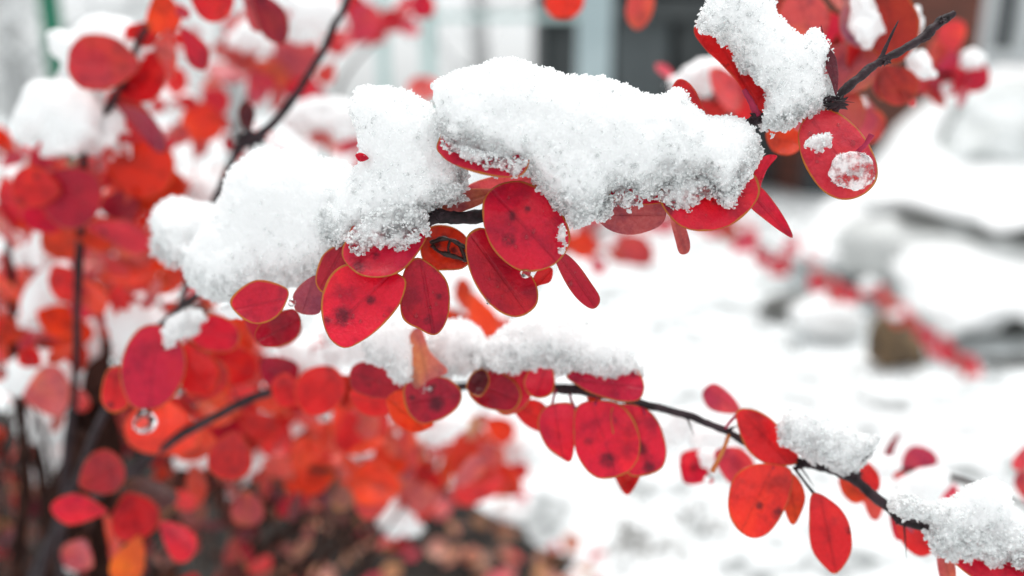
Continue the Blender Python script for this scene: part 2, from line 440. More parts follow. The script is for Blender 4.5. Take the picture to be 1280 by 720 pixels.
# ------------------------------------------------------------------ snow
_lat = np.random.RandomState(3).rand(32, 32, 32).astype(np.float32) * 2 - 1
def vnoise(x, y, z):
    xi, yi, zi = np.floor(x), np.floor(y), np.floor(z)
    fx, fy, fz = x - xi, y - yi, z - zi
    fx, fy, fz = fx*fx*(3 - 2*fx), fy*fy*(3 - 2*fy), fz*fz*(3 - 2*fz)
    a, b, c = xi.astype(int) & 31, yi.astype(int) & 31, zi.astype(int) & 31
    a1, b1, c1 = (a + 1) & 31, (b + 1) & 31, (c + 1) & 31
    L = _lat
    x00 = L[a, b, c]*(1 - fx) + L[a1, b, c]*fx; x10 = L[a, b1, c]*(1 - fx) + L[a1, b1, c]*fx
    x01 = L[a, b, c1]*(1 - fx) + L[a1, b, c1]*fx; x11 = L[a, b1, c1]*(1 - fx) + L[a1, b1, c1]*fx
    return (x00*(1 - fy) + x10*fy)*(1 - fz) + (x01*(1 - fy) + x11*fy)*fz

def nets(F):
    s = F > 0; nx, ny, nz = F.shape
    cnt = np.zeros((nx - 1, ny - 1, nz - 1), np.int8)
    offs = [(i, j, k) for i in (0, 1) for j in (0, 1) for k in (0, 1)]
    for o in offs: cnt += s[o[0]:o[0] + nx - 1, o[1]:o[1] + ny - 1, o[2]:o[2] + nz - 1]
    act = (cnt > 0) & (cnt < 8); ids = np.argwhere(act)
    idx = np.full(act.shape, -1, np.int64); idx[act] = np.arange(len(ids))
    acc = np.zeros((len(ids), 3)); num = np.zeros(len(ids))
    for a in offs:
        for ax in range(3):
            if a[ax] == 1: continue
            b = list(a); b[ax] = 1
            fa = F[ids[:, 0] + a[0], ids[:, 1] + a[1], ids[:, 2] + a[2]]; fb = F[ids[:, 0] + b[0], ids[:, 1] + b[1], ids[:, 2] + b[2]]
            m = (fa > 0) != (fb > 0); t = fa[m] / (fa[m] - fb[m])
            p = np.tile(np.array(a, float), (m.sum(), 1)); p[:, ax] += t
            acc[m] += p; num[m] += 1
    V = ids + acc / num[:, None]; Q = []
    for ax in range(3):
        o1, o2 = [(1, 2), (2, 0), (0, 1)][ax]
        sl0 = [slice(1, -1)] * 3; sl1 = [slice(1, -1)] * 3; sl0[ax] = slice(0, -1); sl1[ax] = slice(1, None)
        A, B = s[tuple(sl0)], s[tuple(sl1)]
        e = np.argwhere(A != B); pos = A[A != B]
        e = e + np.array([0 if i == ax else 1 for i in range(3)])
        def cell(d1, d2):
            c = e.copy(); c[:, o1] += d1; c[:, o2] += d2
            return idx[c[:, 0], c[:, 1], c[:, 2]]
        q = np.stack([cell(-1, -1), cell(0, -1), cell(0, 0), cell(-1, 0)], -1)
        q[~pos] = q[~pos][:, ::-1]; Q.append(q)
    return V, np.vstack(Q)

def poly_dist(poly, X, Y):                   # signed distance, positive inside
    p = np.array(poly, float); q = np.roll(p, -1, 0)
    best = np.full(X.shape, 1e9); ins = np.zeros(X.shape, bool)
    for (x1, y1), (x2, y2) in zip(p, q):
        dx, dy = x2 - x1, y2 - y1; t = np.clip(((X - x1)*dx + (Y - y1)*dy) / (dx*dx + dy*dy + 1e-9), 0, 1)
        best = np.minimum(best, (X - x1 - t*dx)**2 + (Y - y1 - t*dy)**2)
        if y1 != y2: ins ^= ((y1 > Y) != (y2 > Y)) & (X < (x2 - x1)*(Y - y1)/(y2 - y1) + x1)
    return np.where(ins, 1, -1) * np.sqrt(best)

def lump(outline, d, rz, rin, step, octs, gx=0.0, gy=0.0, smooth_outline=True, seed=0):
    """solid rounded lump: outline where it is seen, half thickness rz and edge radius rin (px at depth d)"""
    o = resample(outline, 90) if smooth_outline else np.array(outline, float)
    lo_, hi_ = o.min(0) - 12, o.max(0) + 12
    if step > 3: lo_ -= 3*step; hi_ += 3*step
    xs = np.arange(lo_[0], hi_[0], step); ys = np.arange(lo_[1], hi_[1], step); zs = np.arange(-rz - 12 - 2*step, rz + 12 + 2*step, step)
    X2, Y2 = np.meshgrid(xs, ys, indexing='ij')
    D = poly_dist(o, X2, Y2)
    t = np.clip(D / rin, 0, 1); H = np.where(D > 0, rz * np.sqrt(np.maximum(0, 1 - (1 - t)**2)), D)
    Fd = (H[:, :, None] - np.abs(zs)[None, None, :]).astype(np.float32)
    band = sum(a for _, a in octs) * 2.2 + 3
    m = np.abs(Fd) < np.maximum(band, 0)
    # near the steep rim the inflated height changes fast, so the outline distance is used there too
    m |= (np.abs(D)[:, :, None] < band) & (np.abs(zs)[None, None, :] < rz + band)
    I = np.argwhere(m); x, y, z = xs[I[:, 0]] + seed*37.1, ys[I[:, 1]], zs[I[:, 2]]
    nz = np.zeros(len(I))
    colt = np.where((D > 0).any(1), ys[np.argmax(D > 0, axis=1)], ys.mean()); colb = np.where((D > 0).any(1), ys[len(ys) - 1 - np.argmax((D > 0)[:, ::-1], axis=1)], ys.mean())
    hr = np.clip((y - colt[I[:, 0]]) / np.maximum(colb - colt, 10)[I[:, 0]], 0, 1)
    for wl, a in octs: nz += a * vnoise(x / wl + 3.3, y / wl + 7.7, z / wl + 1.1) * (.8 + .5*hr if wl > 25 else .45 + 1.15*hr**1.3)
    Dm = D[I[:, 0], I[:, 1]] + nz
    t = np.clip(Dm / rin, 0, 1); H = np.where(Dm > 0, rz * np.sqrt(np.maximum(0, 1 - (1 - t)**2)), Dm)
    Fd[I[:, 0], I[:, 1], I[:, 2]] = H + nz - np.abs(z)
    Fd[0] = Fd[-1] = -5; Fd[:, 0] = Fd[:, -1] = -5; Fd[:, :, 0] = Fd[:, :, -1] = -5
    V, Q = nets(Fd)
    px = xs[0] + V[:, 0]*step; py = ys[0] + V[:, 1]*step; z = zs[0] + V[:, 2]*step
    c = o.mean(0)
    dep = d + gx*(px - c[0]) + gy*(py - c[1]) + z * d / FPX
    return px, py, dep, Q, D, xs, ys

def crystals(px, py, dep, N, wsel, n, size, seed, out=.5):
    """irregular ice grains seated on a snow surface"""
    r = np.random.RandomState(seed)
    pk = r.choice(len(px), n, p=wsel / wsel.sum())
    base = Pn(px[pk], py[pk], dep[pk]); s = size * (.45 + r.rand(n)**2 * 1.1) * dep[pk] / FPX * .001
    ang = r.rand(n, 3) * 6.283
    tmpl = np.array([(1, 0, 0), (.3, .85, .1), (-.6, .7, 0), (-1, -.1, .1), (-.4, -.8, 0), (.6, -.7, -.1), (.1, .1, .9), (-.1, 0, -.9)])
    tf = np.array([(0, 1, 6), (1, 2, 6), (2, 3, 6), (3, 4, 6), (4, 5, 6), (5, 0, 6), (1, 0, 7), (2, 1, 7), (3, 2, 7), (4, 3, 7), (5, 4, 7), (0, 5, 7)])
    Vs = tmpl[None] * (.6 + .8*r.rand(n, 8, 3)) * np.stack([np.ones(n), .5 + .5*r.rand(n), .35 + .5*r.rand(n)], -1)[:, None, :]
    ca, sa = np.cos(ang), np.sin(ang)
    def rot(v, i, j, k):
        w_ = v.copy(); w_[..., i] = v[..., i]*ca[:, k, None] - v[..., j]*sa[:, k, None]; w_[..., j] = v[..., i]*sa[:, k, None] + v[..., j]*ca[:, k, None]; return w_
    Vs = rot(rot(rot(Vs, 0, 1, 0), 1, 2, 1), 0, 2, 2)
    W = base[:, None] + Vs * s[:, None, None] + (N[pk] * s[:, None] * out)[:, None]
    Fs = tf[None] + (np.arange(n) * 8)[:, None, None]
    return W.reshape(-1, 3), Fs.reshape(-1, 3)

def vnormals(V, Q):
    n = np.cross(V[Q[:, 2]] - V[Q[:, 0]], V[Q[:, 3]] - V[Q[:, 1]])
    N = np.zeros_like(V)
    for k in range(4): np.add.at(N, Q[:, k], n)
    return N / (np.linalg.norm(N, axis=1, keepdims=True) + 1e-20)

FINE = [(46, 5), (19, 3.6), (8, 2.6), (4.2, 1.7), (2.4, .9)]
def snow_clump(outline, d, label, rz=42, rin=42, step=1.7, octs=FINE, gx=0, gy=0, ncr=4000, csize=2.6, wetspan=40, wetmax=1.0, seed=0, name='snow_clump', cat='snow', group=None):
    px, py, dep, Q, D, xs, ys = lump(outline, d, rz, rin, step, octs, gx, gy, seed=seed)
    W = Pn(px, py, dep)
    N = vnormals(W, Q)
    if np.mean(np.sum(N * (W - W.mean(0)), 1)) < 0: Q = Q[:, ::-1]; N = -N
    # wet, icy rim along the lower outline: distance down to the outline in each column
    o = resample(outline, 200); low = np.full(len(xs), -1e9)
    for x_, y_ in o:
        i = int(np.clip((x_ - xs[0]) / (xs[1] - xs[0]), 0, len(xs) - 1)); low[max(0, i - 2):i + 3] = np.maximum(low[max(0, i - 2):i + 3], y_)
    ci = np.clip(((px - xs[0]) / (xs[1] - xs[0])).astype(int), 0, len(xs) - 1)
    wet = np.clip(1 - (low[ci] - py) / wetspan, 0, 1) * wetmax
    if ncr:
        front = N @ (CMn[:3, 2]) > -.35
        wsel = front * (.02 + 1.6*wet**1.5 + .12*(N[:, 2] < 0)) + 1e-9
        cW, cF = crystals(px, py, dep, N, wsel, int(ncr*.5), csize, seed + 5)
        # fine frost needles standing on the upper surface
        nW, nF = crystals(px, py, dep, N, np.clip(N[:, 2] - .1, 0, 1)**1.5 + 1e-9, int(ncr*.45), csize*.62, seed + 9, 1.0)
        cF = np.vstack([cF, nF + len(cW)]); cW = np.vstack([cW, nW])
        nv = len(W); V = np.vstack([W, cW]); T = np.vstack([Q[:, [0, 1, 2]], Q[:, [0, 2, 3]]])
        Fc = np.vstack([T, cF + nv]); mi = np.concatenate([np.zeros(len(T), int), np.ones(len(cF) - len(nF), int), np.full(len(nF), 2)])
        sm = np.concatenate([np.ones(len(T), bool), np.zeros(len(cF), bool)])
        ob = mesh_obj(name, V, Fc, [SNOW, ICE, FROST], None, W.mean(0), sm, mi, dict(wet=np.concatenate([wet, np.zeros(len(cW))])))
    else:
        ob = mesh_obj(name, W, Q, [SNOW, ICE], None, W.mean(0), True, None, dict(wet=wet))
    return tag(ob, label, cat, group)

def blob_outline(cx, cy, rx, ry, seed, jag=.16, n=14, rot=0):
    r = random.Random(seed); out = []
    for i in range(n):
        a = 2*math.pi*i/n; k = 1 + r.uniform(-jag, jag)
        x, y = rx*k*math.cos(a), ry*k*math.sin(a); ca, sa = math.cos(R(rot)), math.sin(R(rot))
        out.append((cx + x*ca + y*sa, cy - x*sa + y*ca))
    return out

SOFT = [(34, 7), (15, 4.5), (7, 2.6)]
def soft_clump(cx, cy, rx, ry, d, label, rot=0, group=None):
    s = int(cx * 3 + cy * 7); m = min(rx, ry)
    return snow_clump(blob_outline(cx, cy, rx, ry, s, rot=rot), d, label, rz=max(m*.9, 6), rin=max(m*.95, 6), step=max(2.2, m/9), octs=SOFT if m > 16 else [(8, 2), (4, 1)], ncr=0, wetspan=m*.7, wetmax=.25, seed=s % 90, group=group)

def solid(name, outline, d, mat, label, cat, rz, rin, step, octs, gx=0, gy=0, seed=0):
    px, py, dep, Q, D, xs, ys = lump(outline, d, rz, rin, step, octs, gx, gy, seed=seed)
    W = Pn(px, py, dep); N = vnormals(W, Q)
    if np.mean(np.sum(N * (W - W.mean(0)), 1)) < 0: Q = Q[:, ::-1]
    o = mesh_obj(name, W, Q, mat, None, attrs=dict(wet=np.zeros(len(W))))
    return tag(o, label, cat)

def box_geo(x0, x1, y0, y1, z0, z1):
    v = [(x0, y0, z0), (x1, y0, z0), (x1, y1, z0), (x0, y1, z0), (x0, y0, z1), (x1, y0, z1), (x1, y1, z1), (x0, y1, z1)]
    return v, [[0, 3, 2, 1], [4, 5, 6, 7], [0, 1, 5, 4], [1, 2, 6, 5], [2, 3, 7, 6], [3, 0, 4, 7]]
def boxes(name, bl, mat, parent=None):
    V, F = [], []
    for b in bl:
        v, f = box_geo(*b); k = len(V); V += v; F += [[i + k for i in q] for q in f]
    o = mesh_obj(name, V, F, mat, parent, smooth=False)
    bv = o.modifiers.new('bevel', 'BEVEL'); bv.width = .004; bv.segments = 2
    return o

# ================================================================== SETTING
def ground():
    n = 150
    g = np.linspace(-1, 1, n); g = np.sign(g) * np.abs(g)**3
    X, Y = np.meshgrid(g * 60, g * 60 + 1.5, indexing='ij')
    fall = np.exp(-((X**2 + (Y - 1.5)**2) / 400))
    Z = (.02 * vnoise(X*2.3 + 40, Y*2.3 + 40, X*0) + .012 * vnoise(X*6 + 9, Y*6 + 9, X*0)) * fall
    V = np.stack([X, Y, Z], -1).reshape(-1, 3)
    i = np.arange(n*n).reshape(n, n)
    Q = np.stack([i[:-1, :-1], i[1:, :-1], i[1:, 1:], i[:-1, 1:]], -1).reshape(-1, 4)
    o = mesh_obj('snowy_ground', V, Q, GSNOW, None, (0, 0, 0)); tag(o, kind='structure')
ground()

def to_ground(px, py, z=0.0):                # world point on the ground seen at an image position
    v = (P(px, py, 1000) - Vector((0, 0, CAMZ))); t = (z - CAMZ) / v.z
    return Vector((0, 0, CAMZ)) + v * t

def soil():
    out = resample([(790, 830), (742, 735), (705, 665), (668, 612), (610, 588), (520, 575), (430, 560), (330, 535), (200, 515), (50, 510), (-200, 520), (-480, 600), (-600, 850), (-200, 1000), (400, 1000)], 120)
    W = np.array([list(to_ground(a, b))[:2] for a, b in out]); c = W.mean(0); V, F = [], []; n = len(W)
    rings = [0, .2, .4, .6, .75, .87, .95, 1]
    for k, t in enumerate(rings):
        for i in range(n):
            a = 2*math.pi*i/n; rad = t * (1 + .05*mnoise.noise(Vector((math.cos(a)*6, math.sin(a)*6, 9))) + .05*mnoise.noise(Vector((math.cos(a)*17, math.sin(a)*17, 2))))
            x, y = c + (W[i] - c) * rad
            V.append((x, y, .034 - .034*t**6 + .007*mnoise.noise(Vector((x*25, y*25, 0)))))
    for k in range(len(rings) - 1):
        for i in range(n):
            j = (i + 1) % n; F.append([k*n + i, k*n + j, (k + 1)*n + j, (k + 1)*n + i])
    o = mesh_obj('soil_patch', V, F, SOIL, None); tag(o, kind='structure')
    if o.data.polygons[300].normal.z < 0: o.data.flip_normals()
soil()

def dry_grass():
    r = random.Random(21); V, F = [], []
    for cx, cy, n in [(770, 690, 26), (820, 700, 16), (900, 560, 10), (930, 610, 12), (960, 405, 16), (690, 350, 8), (990, 440, 14), (880, 420, 8), (800, 640, 10), (1000, 330, 12), (860, 660, 14), (1080, 480, 10), (940, 350, 10)]:
        for _ in range(n):
            g = to_ground(cx + r.gauss(0, 26), cy + r.gauss(0, 9)); h = r.uniform(.008, .03); a = r.uniform(0, 6.28); l = r.uniform(.01, .04)
            v, f = tube_geo([(g, .0011), (g + Vector((math.cos(a)*l*.4, math.sin(a)*l*.4, h)), .0009), (g + Vector((math.cos(a)*l, math.sin(a)*l, h*.9)), .0003)], 4, 3, .1, 1)
            k = len(V); V += v; F += [[i + k for i in q] for q in f]
    tag(mesh_obj('dry_grass', V, F, TRUNKD), kind='stuff')

# --- house with brick wall at the right
def house():
    y0 = 4.2
    def X(px, y=y0): return (P(px, 140, 1000).x) * y / P(px, 140, 1000).y
    def Zh(py, y=y0): v = P(640, py, 1000) - Vector((0, 0, CAMZ)); return CAMZ + v.z * y / v.y
    xl, xr = X(1012), X(1900)
    h = empty('brick_house', (xl + 1, y0 + 1, 0), 'red brown brick house with a white framed window at upper right', 'house')
    wx0, wx1, wz0, wz1 = X(1212), X(1330), Zh(82), Zh(-120)
    top = Zh(-330)
    boxes('wall', [(xl, wx0, y0, y0 + .25, -.1, top), (wx1, xr, y0, y0 + .25, -.1, top), (wx0, wx1, y0, y0 + .25, -.1, wz0), (wx0, wx1, y0, y0 + .25, wz1, top), (xl, xl + .25, y0 + .252, y0 + 3, -.1, top), (xl + .252, xr, y0 + 2.75, y0 + 3, -.1, top)], BRICK, h)
    V = [(xl - .2, y0 - .3, top), (xr, y0 - .3, top), (xr, y0 + 1.5, top + 1.2), (xl - .2, y0 + 1.5, top + 1.2), (xl - .2, y0 + 3.3, top), (xr, y0 + 3.3, top)]
    V2 = [(a, b, c + .12) for a, b, c in V]
    F = [[0, 1, 2, 3], [3, 2, 5, 4]]; F = F + [[i + 6 for i in f[::-1]] for f in F] + [[0, 6, 7, 1], [1, 7, 8, 2], [2, 8, 11, 5], [4, 5, 11, 10], [3, 4, 10, 9], [0, 3, 9, 6]]
    mesh_obj('roof', V + V2, F, DARKW, h, smooth=False)
    b = wx1 - wx0; fw = b * .16
    wf = boxes('window', [(wx0 + .001, wx0 + fw, y0 + .03, y0 + .12, wz0 + .001, wz1 - .001), (wx1 - fw, wx1 - .001, y0 + .03, y0 + .12, wz0 + .001, wz1 - .001),
                     (wx0 + fw, wx1 - fw, y0 + .031, y0 + .119, wz0 + .001, wz0 + fw), (wx0 + fw, wx1 - fw, y0 + .031, y0 + .119, wz1 - fw, wz1 - .001),
                     ((wx0 + wx1)/2 - fw*.45, (wx0 + wx1)/2 + fw*.45, y0 + .032, y0 + .118, wz0 + fw, wz1 - fw)], WHITEP, h)
    boxes('pane', [(wx0 + fw, wx1 - fw, y0 + .07, y0 + .08, wz0 + fw, wz1 - fw)], GLASS, wf)
    boxes('window_sill', [(wx0 - .03, wx1 + .03, y0 - .06, y0 - .002, wz0 - .05, wz0 - .004)], WHITEP, wf)
    boxes('plinth', [(xl - .02, xr, y0 - .04, y0 - .003, -.1, .25)], DARKER, h)
house()

# --- dark shed and pale post
def shed():
    y0 = 4.6
    def X(px, y=y0): return (P(px, 140, 1000).x) * y / P(px, 140, 1000).y
    def Zh(py, y=y0): v = P(640, py, 1000) - Vector((0, 0, CAMZ)); return CAMZ + v.z * y / v.y
    s = empty('garden_shed', (X(800), y0 + .5, 0), 'dark grey open fronted garden shed behind the pale blue post', 'shed')
    t = Zh(-120)
    boxes('wall', [(X(676), X(684), y0, y0 + 1.6, 0, t), (X(676), X(1010), y0 + 1.6, y0 + 1.7, 0, t), (X(1002), X(1010), y0, y0 + 1.598, 0, t)], DARKER, s)
    boxes('beam', [(X(672), X(1012), y0 - .06, y0 - .002, Zh(26), Zh(-2))], DARKW, s)
    boxes('panel', [(X(686), X(724), y0 + .052, y0 + .1, 0, Zh(24))], DARKW, s)
    boxes('panel', [(X(768), X(835), y0 + .05, y0 + .1, 0, Zh(24))], GREYP, s)
    boxes('door', [(X(846), X(1000), y0 + .055, y0 + .1, 0, Zh(22))], DARKW, s)
    boxes('roof', [(X(660), X(1020), y0 - .3, y0 + 1.8, t, t + .1)], DARKW, s)
    # crate-like box inside
    y1 = 3.6
    p = empty('carport_frame', (X(740, y1), y1, 0), 'pale blue post carrying a thin pale rail in front of the shed', 'frame')
    def Z1(py): return Zh(py, y1)
    boxes('post', [(X(722, y1), X(762, y1), y1, y1 + .12, -.1, Z1(-150))], PALEP, p)
    boxes('post', [(X(529, y1), X(545, y1), y1, y1 + .06, -.1, Z1(-150))], PALEG, p)
    boxes('post', [(X(474, y1), X(487, y1), y1, y1 + .06, -.1, Z1(-150))], PALEG, p)
    boxes('rail', [(X(545.5, y1), X(721.5, y1), y1 + .01, y1 + .05, Z1(24), Z1(16))], PALEG, p)
    boxes('beam', [(X(460, y1), X(775, y1), y1 - .02, y1 + .14, Z1(-151), Z1(-175))], PALEG, p)
shed()

# --- chain link fence at the left
def fence():
    y0 = 2.3
    def X(px, y=y0): return (P(px, 140, 1000).x) * y / P(px, 140, 1000).y
    def Zh(py, y=y0): v = P(640, py, 1000) - Vector((0, 0, CAMZ)); return CAMZ + v.z * y / v.y
    f = empty('chain_link_fence', (X(80), y0, 0), 'chain link fence on a green post at the upper left', 'fence')
    top = Zh(-160)
    for px in (80, -560):
        V, F = tube_geo([((X(px), y0, -.1), .028), ((X(px), y0, top + .05), .028)], 14, 4, 0)
        mesh_obj('post', V, F, GREENP, f)
    V, F = [], []; sp = .07; x0, x1 = X(-620), X(74); hgt = top - .05
    k = int((x1 - x0 + hgt) / sp)
    for i in range(k):
        for sg in (1, -1):
            a = x0 - hgt + i*sp if sg == 1 else x0 + i*sp
            # segment from (a, .05) going up at 45 degrees, clipped to the panel
            za, zb, xa, xb = .05, top, a, a + sg*hgt
            if sg == 1:
                if xa < x0: za += x0 - xa; xa = x0
                if xb > x1: zb -= xb - x1; xb = x1
            else:
                if xa > x1: za += xa - x1; xa = x1
                if xb < x0: zb -= x0 - xb; xb = x0
            if zb - za < .02: continue
            v, q = tube_geo([((xa, y0 + sg*.002, za), .0022), ((xb, y0 + sg*.002, zb), .0022)], 4, 2, 0)
            kk = len(V); V += v; F += [[j + kk for j in p] for p in q]
    mesh_obj('wire_mesh', V, F, WIRE, f)
    V, F = tube_geo([((x0, y0, top), .006), ((x1, y0, top), .006)], 6, 2, 0); mesh_obj('top_wire', V, F, GREENP, f)
fence()

# --- bare snowy trees in the distance
def bare_tree(x, y, h, seed, label):
    r = random.Random(seed); t = empty('bare_tree', (x, y, 0), label, 'tree')
    V, F, SV, SF = [], [], [], []
    def add(A, B, v, f):
        k = len(A); A += v; B += [[i + k for i in q] for q in f]
    v, f = tube_geo([((x, y, -.1), h*.028), ((x + r.uniform(-.1, .1), y, h*.4), h*.02), ((x + r.uniform(-.2, .2), y, h), h*.006)], 8, 5, .1, seed)
    mesh_obj('trunk', v, f, TRUNKG, t)
    def br(p, dr, l, rad, lev):
        e = p + dr*l; m = p + dr*l*.5 + Vector((r.uniform(-.1, .1), r.uniform(-.1, .1), r.uniform(-.02, .1)))*l
        v, f = tube_geo([(p, rad), (m, rad*.7), (e, rad*.35)], 5, 3, .1, seed); add(V, F, v, f)
        up = Vector((0, 0, rad*.9)); v, f = tube_geo([(p + up, rad*1.3), (m + up, rad*1.5), (e + up, rad*1.0)], 5, 3, .2, seed); add(SV, SF, v, f)
        if lev:
            for _ in range(5):
                q = p.lerp(e, r.uniform(.3, 1)); d2 = (dr + Vector((r.uniform(-1, 1), r.uniform(-1, 1), r.uniform(-.2, .8)))*.9).normalized()
                br(q, d2, l*r.uniform(.4, .65), rad*.5, lev - 1)
    for i in range(16):
        a = r.uniform(0, 6.28); z = h*r.uniform(.12, .9)
        br(Vector((x, y, z)), Vector((math.cos(a), math.sin(a), r.uniform(.1, .8))).normalized(), h*.30*(1.1 - z/h), h*.007, 2)
    mesh_obj('crown', V, F, TRUNKG, t); sb = mesh_obj('snow_on_branches', SV, SF, SNOWFAR, t); sb['kind'] = 'stuff'
bare_tree(-4.6, 7.2, 5, 1, 'snow covered bare tree behind the chain link fence')
bare_tree(-.35, 9.5, 5, 3, 'grey bare tree between the pale posts and the dark shed')
bare_tree(-6.6, 9, 6, 5, 'tall bare tree standing farthest beyond the fence')
bare_tree(-2.9, 8, 4, 7, 'small bare tree just right of the green fence post')

# --- rocks under snow at the right
ROCKO = [(90, 10), (40, 6), (18, 3)]
SOFTG = [(120, 8), (50, 4)]
ROUGHG = [(120, 12), (50, 7), (22, 4)]
solid('rock', [(1168, 190), (1188, 145), (1212, 104), (1330, 100), (1370, 200), (1300, 230), (1160, 225)], 2500, ROCKP, 'pale frosted rock face standing at the top of the snowy mound', 'rock', 90, 60, 6, [(60, 10), (25, 6), (12, 3)])
solid('snow_mound', [(985, 320), (1020, 275), (1060, 240), (1098, 198), (1118, 170), (1152, 138), (1186, 108), (1212, 94), (1300, 88), (1310, 102), (1225, 110), (1200, 136), (1176, 180), (1215, 194), (1300, 186), (1400, 240), (1400, 330), (1200, 330), (1080, 335)], 2450, SNOWFAR, 'snow mound sloping down from the frosted rock face', 'snow', 120, 40, 6, ROUGHG, 0, -3.5)
solid('rock', [(1040, 320), (1055, 272), (1130, 262), (1300, 285), (1420, 300), (1420, 400), (1260, 406), (1190, 400), (1140, 385), (1085, 350)], 1760, ROCKL, 'pale grey boulder beneath the thick snow slab at right', 'rock', 80, 60, 6, ROCKO)
solid('rock', [(1165, 408), (1190, 392), (1300, 396), (1420, 398), (1420, 442), (1290, 438), (1215, 432), (1180, 424)], 1640, ROCKM, 'dark foot of rock under the lower edge of the thick snow slab', 'rock', 60, 18, 4, [(60, 6), (20, 3)])
solid('rock', [(1110, 264), (1160, 272), (1230, 288), (1420, 296), (1420, 312), (1230, 304), (1150, 286)], 1730, ROCKM, 'thin dark strip standing in for the shaded slit between the two snow slabs', 'rock', 60, 12, 4, [(40, 5), (15, 2)])  # dark solid added to give the gap between the slabs its shade
solid('snow_slab', [(1095, 292), (1122, 276), (1160, 290), (1230, 305), (1320, 318), (1440, 300), (1440, 402), (1290, 408), (1200, 406), (1160, 386), (1132, 348), (1108, 318)], 1650, SNOWFAR, 'thick snow slab lying on the pale grey boulder', 'snow', 90, 40, 5, ROUGHG, 0, -2.2)
solid('snow_slab', [(1050, 245), (1120, 232), (1220, 245), (1320, 262), (1440, 262), (1440, 290), (1300, 292), (1220, 284), (1150, 268), (1090, 260)], 1800, SNOWFAR, 'upper snow ledge above the dark slit in the mound', 'snow', 90, 22, 5, [(60, 6), (25, 4)], 0, -2.5)
solid('stone', [(1078, 432), (1090, 402), (1118, 396), (1144, 416), (1152, 442), (1132, 460), (1096, 454)], 1400, ROCKB, 'small brown stone poking out of snow beside the arching branch', 'stone', 28, 22, 3.5, [(26, 5), (10, 2.5)])
solid('stone', [(950, 388), (965, 370), (1000, 362), (1030, 366), (1030, 382), (1000, 392), (975, 397)], 1680, ROCKM, 'low dark stone half buried in the snow', 'stone', 24, 14, 3, [(26, 4), (10, 2)])
solid('snow_mound', [(985, 395), (1000, 378), (1040, 370), (1075, 385), (1085, 410), (1060, 425), (1010, 420)], 1560, SNOWFAR, 'rounded snow pillow in front of the low dark stone', 'snow', 40, 30, 5, [(40, 4)])
solid('stone', [(1230, 448), (1280, 445), (1380, 452), (1380, 470), (1290, 468), (1240, 460)], 1420, ROCKM, 'dark strip of bare stone at the foot of the boulder', 'stone', 20, 9, 3, [(20, 3)])

dry_grass()

# ================================================================== UPPER BRANCH (in focus)
up = empty('barberry_branch', P(-60, 1180, 360), 'sharply focused upper barberry branch under thick white snow', 'branch')
twig(up, 'stem', [(-60, 1180, 360, 5), (20, 820, 300, 5.5), (110, 560, 262, 5), (200, 410, 226, 5), (300, 342, 196, 5.5), (420, 296, 166, 7), (500, 278, 153.5, 8), (545, 272, 151, 9), (600, 270, 151, 8), (700, 240, 151, 7), (800, 205, 151, 6.5), (900, 172, 151, 6), (945, 150, 151, 6), (1000, 138, 151, 5), (1042, 122, 151, 5), (1075, 95, 151, 5.2), (1110, 72, 151, 5), (1150, 50, 151.5, 5), (1176, 28, 152, 6), (1192, 17, 152, 4)], BARK, 3, 12, .1, 10)
twig(up, 'shoot', [(1098, 82, 151, 4.5), (1106, 62, 150.5, 2.6), (1116, 40, 150, 1.6), (1123, 26, 150, .6)], BARK, 4)
twig(up, 'shoot', [(1140, 54, 151.5, 3), (1152, 52, 151, 2), (1164, 48, 150, .6)], BARK, 5)
for i, (a, b, r_) in enumerate([(1046, 130, 15), (946, 146, 13), (545, 268, 9), (1178, 26, 6), (1108, 76, 8)]): bud_cluster(up, a, b, 150.5, r_, i, 18)
thorn(up, (945, 150), (938, 172), 149); thorn(up, (1040, 126), (1068, 128), 149, 1.5)
H = lambda *a, **k: hero_leaf(up, *a, **k)
H([(603, 255), (612, 238), (630, 228), (655, 227), (680, 240), (700, 262), (711, 285), (712, 305), (700, 325), (680, 337), (655, 340), (632, 328), (614, 308), (605, 283)], 143, 'C', gx=.02, gy=-.05, cup=-1.6, spots=[(640, 270, 8), (636, 300, 10), (660, 262, 5)], label='round crimson leaf with orange rim below the snow')
H([(582, 300), (592, 287), (607, 286), (625, 305), (650, 330), (668, 350), (673, 370), (668, 385), (650, 396), (630, 393), (610, 378), (594, 355), (584, 328)], 146, 'D', gx=.03, gy=-.03, cup=1.4)
H([(693, 320), (705, 316), (722, 330), (738, 352), (750, 372), (746, 384), (736, 385), (720, 372), (705, 350)], 148, 'D', gx=.05, fold=2, margin=.2)
H([(401, 385), (408, 352), (425, 333), (450, 328), (480, 335), (503, 345), (508, 355), (500, 380), (480, 405), (455, 425), (430, 435), (410, 420)], 146, 'C', gx=-.01, gy=-.06, cup=.8, spots=[(428, 396, 15), (464, 376, 8), (410, 400, 7)], label='crimson leaf with dark spots and yellow edge')
H([(428, 322), (432, 300), (455, 262), (500, 250), (530, 265), (536, 290), (520, 320), (500, 340), (475, 347), (448, 343)], 149, 'C', gx=0, gy=-.09, cup=1.0, spots=[(448, 334, 9), (470, 320, 6)])
H([(503, 345), (520, 322), (545, 335), (560, 355), (562, 385), (555, 408), (543, 419), (525, 412), (502, 395)], 149.5, 'D', gx=.02, gy=-.02, cup=1.2, spots=[(548, 370, 5), (535, 400, 8)])
t7 = H([(525, 310), (535, 285), (560, 282), (582, 295), (590, 320), (580, 335), (560, 338), (535, 335)], 157, 'O', gx=0, gy=-.03, spots=[(545, 305, 8), (576, 323, 8), (556, 297, 6), (568, 312, 6)], label='orange leaf with a dark torn hole')
